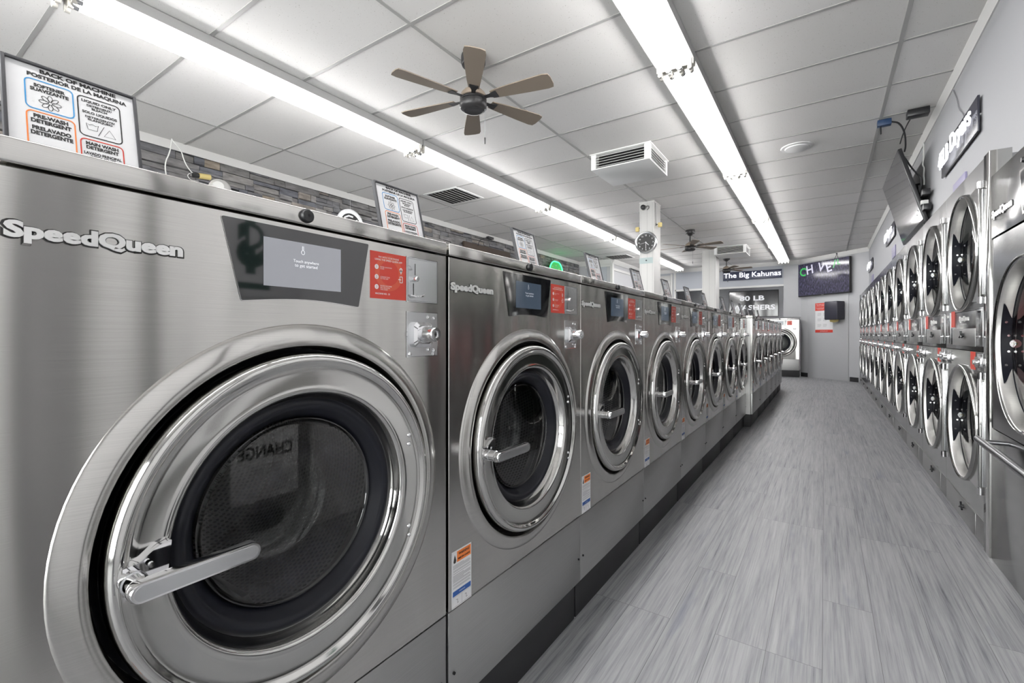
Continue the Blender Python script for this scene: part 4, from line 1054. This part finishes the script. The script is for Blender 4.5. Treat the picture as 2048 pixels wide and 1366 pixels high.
# ---------------------------------------------------------------- ceiling fans
def fan(rot, all_black=True):
    r = empty('ceiling_fan'); cn = Matrix.Rotation(R(90), 4, 'X')      # y -> z up (lathe axis)
    b = MB(); b.lathe([(.0001, 0), (.078, 0), (.080, -.01), (.080, -.052), (.074, -.066), (.055, -.070), (.050, -.082), (.034, -.086), (.028, -.098), (.0001, -.098)], 'fanblack', n=40, X=cn @ Matrix.Identity(4)); b.build('canopy', r)
    b = MB(); b.cyl((0, 0, -.09), (0, 0, -.225), .0125, 'fanblack', n=16); b.build('downrod', r)
    b = MB(); b.lathe([(.014, -.205), (.030, -.215), (.060, -.232), (.078, -.250), (.088, -.268), (.088, -.280), (.082, -.283)], 'fanblade', n=40, X=cn)
    b.build('motor_housing', r)
    b = MB(); b.lathe([(.080, -.281), (.086, -.286), (.088, -.293), (.084, -.299), (.080, -.300), (.088, -.306), (.090, -.318), (.088, -.345), (.078, -.358), (.060, -.364), (.056, -.362), (.0001, -.362)], 'fanblack', n=40, X=cn)
    b.build('switch_housing', r)
    for k in range(6):
        a = R(rot+60*k); X_ = Matrix.Rotation(a, 4, 'Z') @ Matrix.Translation((0, 0, -.283)) @ Matrix.Rotation(R(-9), 4, 'X')
        b = MB(); pts = [(.135, -.034), (.22, -.046), (.38, -.060), (.505, -.068), (.540, -.060), (.548, -.030), (.548, .030), (.540, .056), (.505, .062), (.38, .055), (.22, .042), (.135, .034)]
        n_ = len(pts); vs = [(x, y, -.003) for x, y in pts]+[(x, y, .003) for x, y in pts]
        b.add(vs, [list(range(n_))[::-1], list(range(n_, 2*n_))]+[(i, (i+1) % n_, n_+(i+1) % n_, n_+i) for i in range(n_)], 'fanblade', X_)
        bl = b.build('blade', r)
        b = MB(); pts = [(.06, -.012), (.12, -.014), (.16, -.028), (.175, -.028), (.175, .028), (.16, .028), (.12, .014), (.06, .012)]; n_ = len(pts)
        vs = [(x, y, -.008) for x, y in pts]+[(x, y, -.003) for x, y in pts]
        b.add(vs, [list(range(n_))[::-1], list(range(n_, 2*n_))]+[(i, (i+1) % n_, n_+(i+1) % n_, n_+i) for i in range(n_)], 'fanblack', X_); b.build('blade_bracket', bl)
    b = MB(); b.cyl((.070, .035, -.350), (.070, .035, -.545), .0016, 'greytext', n=6); b.cyl((.070, .035, -.545), (.070, .035, -.585), .006, 'fanblack', r1=.0045, n=12); b.build('pull_chain', r)
    return r
f1 = fan(10)
f1.location = (-1.92, 2.385, CEIL); tag(f1, 'large nearest ceiling fan with taupe blades above the first washers', 'ceiling fan', 'ceiling fans in a line')
f2 = copy_tree(f1); f2.location = (-1.96, 8.50, CEIL); f2.rotation_euler = (0, 0, R(43)); tag(f2, 'middle ceiling fan, just right of the white column with the clock', 'ceiling fan', 'ceiling fans in a line')
f3 = copy_tree(f1); f3.location = (-1.93, 11.95, CEIL); f3.rotation_euler = (0, 0, R(52)); tag(f3, 'smallest, farthest ceiling fan, left above the lit far-wall sign', 'ceiling fan', 'ceiling fans in a line')

# ---------------------------------------------------------------- vents
def box_vent():
    r = empty('box_vent'); h = .30; dz = .150
    b = MB(); b.box(-h-.012, h+.012, -h-.012, h+.012, -.010, 0, 'vent', .001)
    b.box(-h, h, -h, h, -dz-.012, -dz, 'vent', .002)
    for sx in (-1, 1):
        for sy in (-1, 1): b.box(sx*h-.052*(sx > 0), sx*h+.052*(sx < 0), sy*h-.052*(sy > 0), sy*h+.052*(sy < 0), -dz, -.010, 'vent')
    b.build('shell', r)
    b = MB(); b.box(-h+.06, h-.06, -h+.06, h-.06, -dz, -.010, 'dark'); b.build('throat', r)
    for k in range(4):
        X_ = Matrix.Rotation(R(90*k), 4, 'Z'); b = MB()
        for j in range(5):
            z_ = -.028-.026*j
            b.add([(-h+.05, -h+.004, z_-.006), (h-.05, -h+.004, z_-.006), (h-.05, -h+.030, z_+.006), (-h+.05, -h+.030, z_+.006), (-h+.05, -h+.004, z_-.009), (h-.05, -h+.004, z_-.009), (h-.05, -h+.030, z_+.003), (-h+.05, -h+.030, z_+.003)],
                  [(0, 1, 2, 3), (4, 7, 6, 5), (0, 4, 5, 1), (2, 6, 7, 3)], 'vent', X_)
        b.build('louvre', r, smooth=0)
    return r
v = box_vent(); v.location = (-1.675, 4.665, CEIL-.004); tag(v, 'white boxy louvred air vent hanging from the ceiling in front of the clock column', 'vent', 'boxy ceiling vents')
v2 = copy_tree(v); v2.location = (-1.62, 10.72, CEIL-.004); tag(v2, 'small distant white boxy air vent beside the second column', 'vent', 'boxy ceiling vents')
def register():
    r = empty('ceiling_register'); b = MB(); h = .285
    b.box(-h, h, -h, h, -.006, 0, 'vent', .001); b.build('frame', r)
    b = MB(); b.box(-h+.035, h-.035, -h+.035, h-.035, -.0075, -.006, 'dark'); b.build('throat', r)
    for j in range(8):
        x = -h+.065+j*.063
        b = MB(); b.add([(x-.020, -h+.035, -.010), (x+.006, -h+.035, -.020), (x+.006, h-.035, -.020), (x-.020, h-.035, -.010), (x-.020, -h+.035, -.012), (x+.006, -h+.035, -.022), (x+.006, h-.035, -.022), (x-.020, h-.035, -.012)],
                        [(0, 1, 2, 3), (4, 7, 6, 5), (0, 4, 5, 1), (2, 6, 7, 3), (0, 3, 7, 4), (1, 5, 6, 2)], 'vent'); b.build('slat', r)
    return r
v = register(); v.location = (-4.075, 4.65, CEIL); tag(v, 'flat slatted ceiling vent above the second instruction board', 'vent', 'flat ceiling vents')
v2 = copy_tree(v); v2.location = (-4.02, 10.47, CEIL); tag(v2, 'distant flat slatted ceiling vent left of the clock column', 'vent', 'flat ceiling vents')
b = MB(); b.lathe([(.0001, -.028), (.07, -.026), (.10, -.018), (.105, -.010), (.135, -.008), (.140, 0)], 'vent', n=40, X=Matrix.Rotation(R(90), 4, 'X')); o = b.build('ceiling_dome'); o.location = (-.224, 5.32, CEIL); tag(o, 'round white low dome on the ceiling right of the right light row', 'ceiling fitting')

# ---------------------------------------------------------------- columns
def column(x0, x1, y0, y1, name, label):
    b = MB(); b.box(x0, x1, y0, y1, 0, CEIL-.002, 'white', .004)
    for x in (x0+.018, (x0+x1)/2+.005, x1-.022): b.box(x-.0012, x+.0012, y0-.0006, y0, 0, CEIL-.01, 'greytext')
    b.box(x0-.004, x1+.004, y0-.004, y1+.004, CEIL-.02, CEIL-.0025, 'white')
    o = b.build(name); tag(o, label, 'column')
column(-2.13, -1.93, 6.32, 6.62, 'column', 'white painted column carrying the round wall clock')
column(-2.21, -1.93, 10.67, 11.05, 'column', 'plain white column farther back, left of the lit Kahunas sign')
r = empty('wall_clock', (-2.035, 6.32, 2.292)); b = MB()
b.lathe([(.150, 0), (.152, -.010), (.150, -.030), (.140, -.036), (.130, -.034), (.122, -.026)], 'chrome_satin', n=48); b.build('rim', r)
b = MB(); b.disc(.124, -.020, 'ink', n=48)
for k in range(12):
    a = R(90-30*(k+1)); b.text(str(k+1), .098*cos(a), .098*sin(a), 'paper', h=.020, y=-.0206, bold=.02)
for k in range(60):
    a = R(6*k); X_ = Matrix.Rotation(a, 4, 'Y'); b.box(-.0006, .0006, -.0206, -.0202, .113, .119, 'paper', X=X_)
tag(b.build('dial', r), 'black dial with white numerals')
b = MB()
for a, l, w_ in ((135, .055, .0035), (181, .085, .0025), (259, .088, .0010)):
    X_ = Matrix.Rotation(R(a), 4, 'Y'); b.box(-w_, w_, -.0235, -.0225, -.012, l, 'paper', X=X_)
b.cyl((0, -.021, 0), (0, -.026, 0), .005, 'paper', n=12); b.build('hand', r)
tag(r, 'round silver-rimmed wall clock with black dial, showing about half past four', 'clock')
b = MB(); b.box(-2.132, -1.945, 6.317, 6.3195, 2.005, 2.085, 'tape'); b.cyl((-2.035, 6.317, 2.047), (-2.035, 6.312, 2.047), .010, 'frame', n=14); tag(b.build('tape_label'), 'pale blue strip with a dark dot on the column below the clock', 'label')
r = empty('security_camera', (-2.07, 6.32, CEIL-.085)); b = MB(); b.cyl((0, 0, 0), (0, -.02, 0), .035, 'white', n=24); b.tube(smooth_path([(.03, -.01, .0), (.07, -.02, .02), (.08, -.02, -.02), (.05, -.02, -.04)]), .004, 'cable'); b.build('mount', r)
b = MB(); b.lathe([(.034, -.02), (.034, -.045), (.026, -.062), (.012, -.070), (.0001, -.071)], 'black', n=28); b.build('lens_dome', r); tag(r, 'small round black security camera at the top of the clock column', 'camera')
for k, (x, y, z_, sx) in enumerate(((-1.93, 6.40, 2.545, 1), (-2.13, 6.40, 2.52, -1))):
    b = MB(); b.cyl((x, y, z_), (x+sx*.035, y, z_), .006, 'cable', n=10); b.cyl((x, y, z_-.02), (x, y, z_+.02), .008, 'cable', n=10); b.tube(smooth_path([(x+sx*.004, y-.03, CEIL-.03), (x+sx*.004, y-.02, 2.65), (x+sx*.004, y, z_)]), .0025, 'cable')
    b.box(min(x+sx*.03, x+sx*.085), max(x+sx*.03, x+sx*.085), y-.02, y+.02, z_-.045, z_+.02, 'brass', .012); tag(b.build('yellowed_plug'), ('yellowed hanging plug on the right side of the clock column', 'yellowed hanging plug on the left side of the clock column')[k], 'plug', 'yellowed plugs on the column')

# ---------------------------------------------------------------- things by the stone wall
r = empty('round_neon_sign', (-5.03, 3.75, 2.425), R(90)); r.rotation_euler = (0, 0, R(90))
b = MB(); b.lathe([(.0001, .012), (.205, .012), (.205, 0), (.0001, 0)], 'paper', n=48); b.disc(.150, -.002, 'ink', n=40); b.build('face', r)
b = MB(); b.ribbon([(.17*cos(2*pi*k/48), .17*sin(2*pi*k/48)) for k in range(48)], .018, -.006, 'white_neon'); b.ribbon([(-.10, .02), (-.09, .085), (-.03, .115), (.035, .11)], .022, -.006, 'paper', closed=False); b.ribbon([(.06, .02), (.10, .05), (.09, .085)], .024, -.006, 'paper', closed=False); b.build('neon_ring', r)
b = MB(); b.tube([(0, .006, .20), (0, .006, .40)], .0015, 'cable_white'); b.build('hanging_cord', r)
tag(r, 'round black and white glowing sign hanging in front of the stone wall', 'sign')
r = empty('green_neon_sign', (-5.04, 9.24, 2.47), R(90)); r.rotation_euler = (0, 0, R(90)); b = MB(); q = roundpoly([(.30, -.25), (.30, .08), (.16, .21), (-.16, .21), (-.30, .08), (-.30, -.25)], .09, 6)
b.poly(q, 0, .012, 'green_face'); b.box(-.02, .02, .012, .12, -.02, .02, 'black'); b.build('face', r)
b = MB(); b.tube([(x*.97, -.008, z_*.97) for x, z_ in q+[q[0]]], .012, 'green_neon'); b.build('neon_border', r)
b = MB()
for (x, z_) in ((-.16, .08), (.0, .12), (.14, .06), (.05, .0), (-.1, -.05)): b.disc(.014, -.002, 'brass', x, z_, 12)
b.build('dots', r)
tag(r, 'green glowing neon sign with rounded top in front of the stone wall', 'sign')
b = MB(); b.box(-5.15, -5.105, 6.10, 7.50, 2.0, 2.63, 'wood', .006)
for z_ in (2.1, 2.25, 2.4, 2.52): b.box(-5.106, -5.100, 6.12, 7.48, z_-.004, z_+.004, 'dark')
tag(b.build('dark_wood_panel'), 'dark brown plank panel mounted on the stone wall', 'wall panel')
b = MB(); b.tube(smooth_path([(-5.02, 1.79, CEIL-.02), (-5.03, 1.78, 2.72), (-5.05, 1.74, 2.60), (-5.04, 1.76, 2.45), (-5.06, 1.70, 2.2)]), .0055, 'cable_white'); tag(b.build('cable'), 'white wire hanging down the stone wall behind the nearest washer', 'cable')
b = MB(); b.tube(smooth_path([(-5.02, 1.79, CEIL-.03), (-5.0, 1.86, 2.75), (-5.0, 1.88, 2.66), (-5.0, 1.93, 2.58), (-4.99, 1.97, 2.555)]), .0045, 'cable_white'); b.cyl((-4.99, 1.95, 2.545), (-4.99, 2.0, 2.553), .022, 'black', n=16); b.cyl((-4.99, 2.0, 2.553), (-4.99, 2.10, 2.565), .026, 'brass', n=16); b.tube(smooth_path([(-5.0, 1.93, 2.56), (-4.99, 1.90, 2.53), (-4.99, 1.93, 2.49), (-4.99, 2.0, 2.50)]), .003, 'cable_white')
tag(b.build('hanging_plug'), 'yellowed plug hanging on a wire in front of the stone wall', 'plug')
b = MB(); b.lathe([(.0001, -.13), (.05, -.12), (.085, -.08), (.10, -.02), (.10, .06), (.09, .07), (.0001, .07)], 'white', n=28, X=Matrix.Rotation(R(60), 4, 'Z')); b.ribbon([(0.09, 0), (0.09, .01)], .004, -.1, 'greytext', closed=False)
o = b.build('white_bracket_lamp'); o.location = (-5.02, 2.20, 2.475); tag(o, 'white rounded plastic fitting on the stone wall above the nearest washer', 'wall fitting')
b = MB(); b.box(-5.11, -5.05, 6.72, 6.88, 2.815-.04, 2.815, 'black', .005); b.tube(smooth_path([(-5.09, 6.75, 2.79), (-5.09, 6.62, 2.76), (-5.10, 6.5, 2.70), (-5.10, 6.47, 2.60)]), .005, 'cable'); tag(b.build('black_plug'), 'small black plug and cable at the top of the stone wall', 'plug')

# ---------------------------------------------------------------- near right wall (only seen mirrored in the steel)
r = empty('change_machine', (WX-.003, 1.175, 0), R(-90)); b = MB(); b.box(-.23, .23, -.06, 0, .0, .80, 'steel_panel', .006); b.build('housing', r)
b = MB(); b.box(-.16, .16, -.064, -.06, .24, .57, 'paper'); b.text('CHANGE', 0, .47, 'ink', w=.26, h=.06, y=-.065, bold=.02)
for k in range(3): b.box(-.07, .07, -.0645, -.064, .40-.018*k, .406-.018*k, 'greytext')
b.build('front_label', r)
b = MB(); b.box(-.04, .04, -.072, -.06, .66, .70, 'black', .004); b.box(-.08, .08, -.075, -.06, .10, .18, 'dark', .006); b.build('bill_slot', r)
tag(r, 'low steel change machine on the right wall, mirrored in the nearest washer door', 'change machine')
b = MB(); X_ = Matrix.Translation((WX-.002, 1.10, 0)) @ Matrix.Rotation(R(-90), 4, 'Z')
b.box(-.24, .24, -.008, 0, 1.20, 1.66, 'paper', .001, X=X_); b.text('$', .0, 1.43, 'green_ink', h=.25, w=.13, y=-.009, off=.06, X=X_); b.box(-.09, .07, -.0088, -.008, 1.235, 1.265, 'green_ink', X=X_); tag(b.build('dollar_sign'), 'white board with a dark green dollar sign, mirrored in the nearest washer display', 'sign')
MB().box(WX-.02, WX, .46, .60, 0, 2.3, 'frame', .002).build('trim_8', kind='structure')
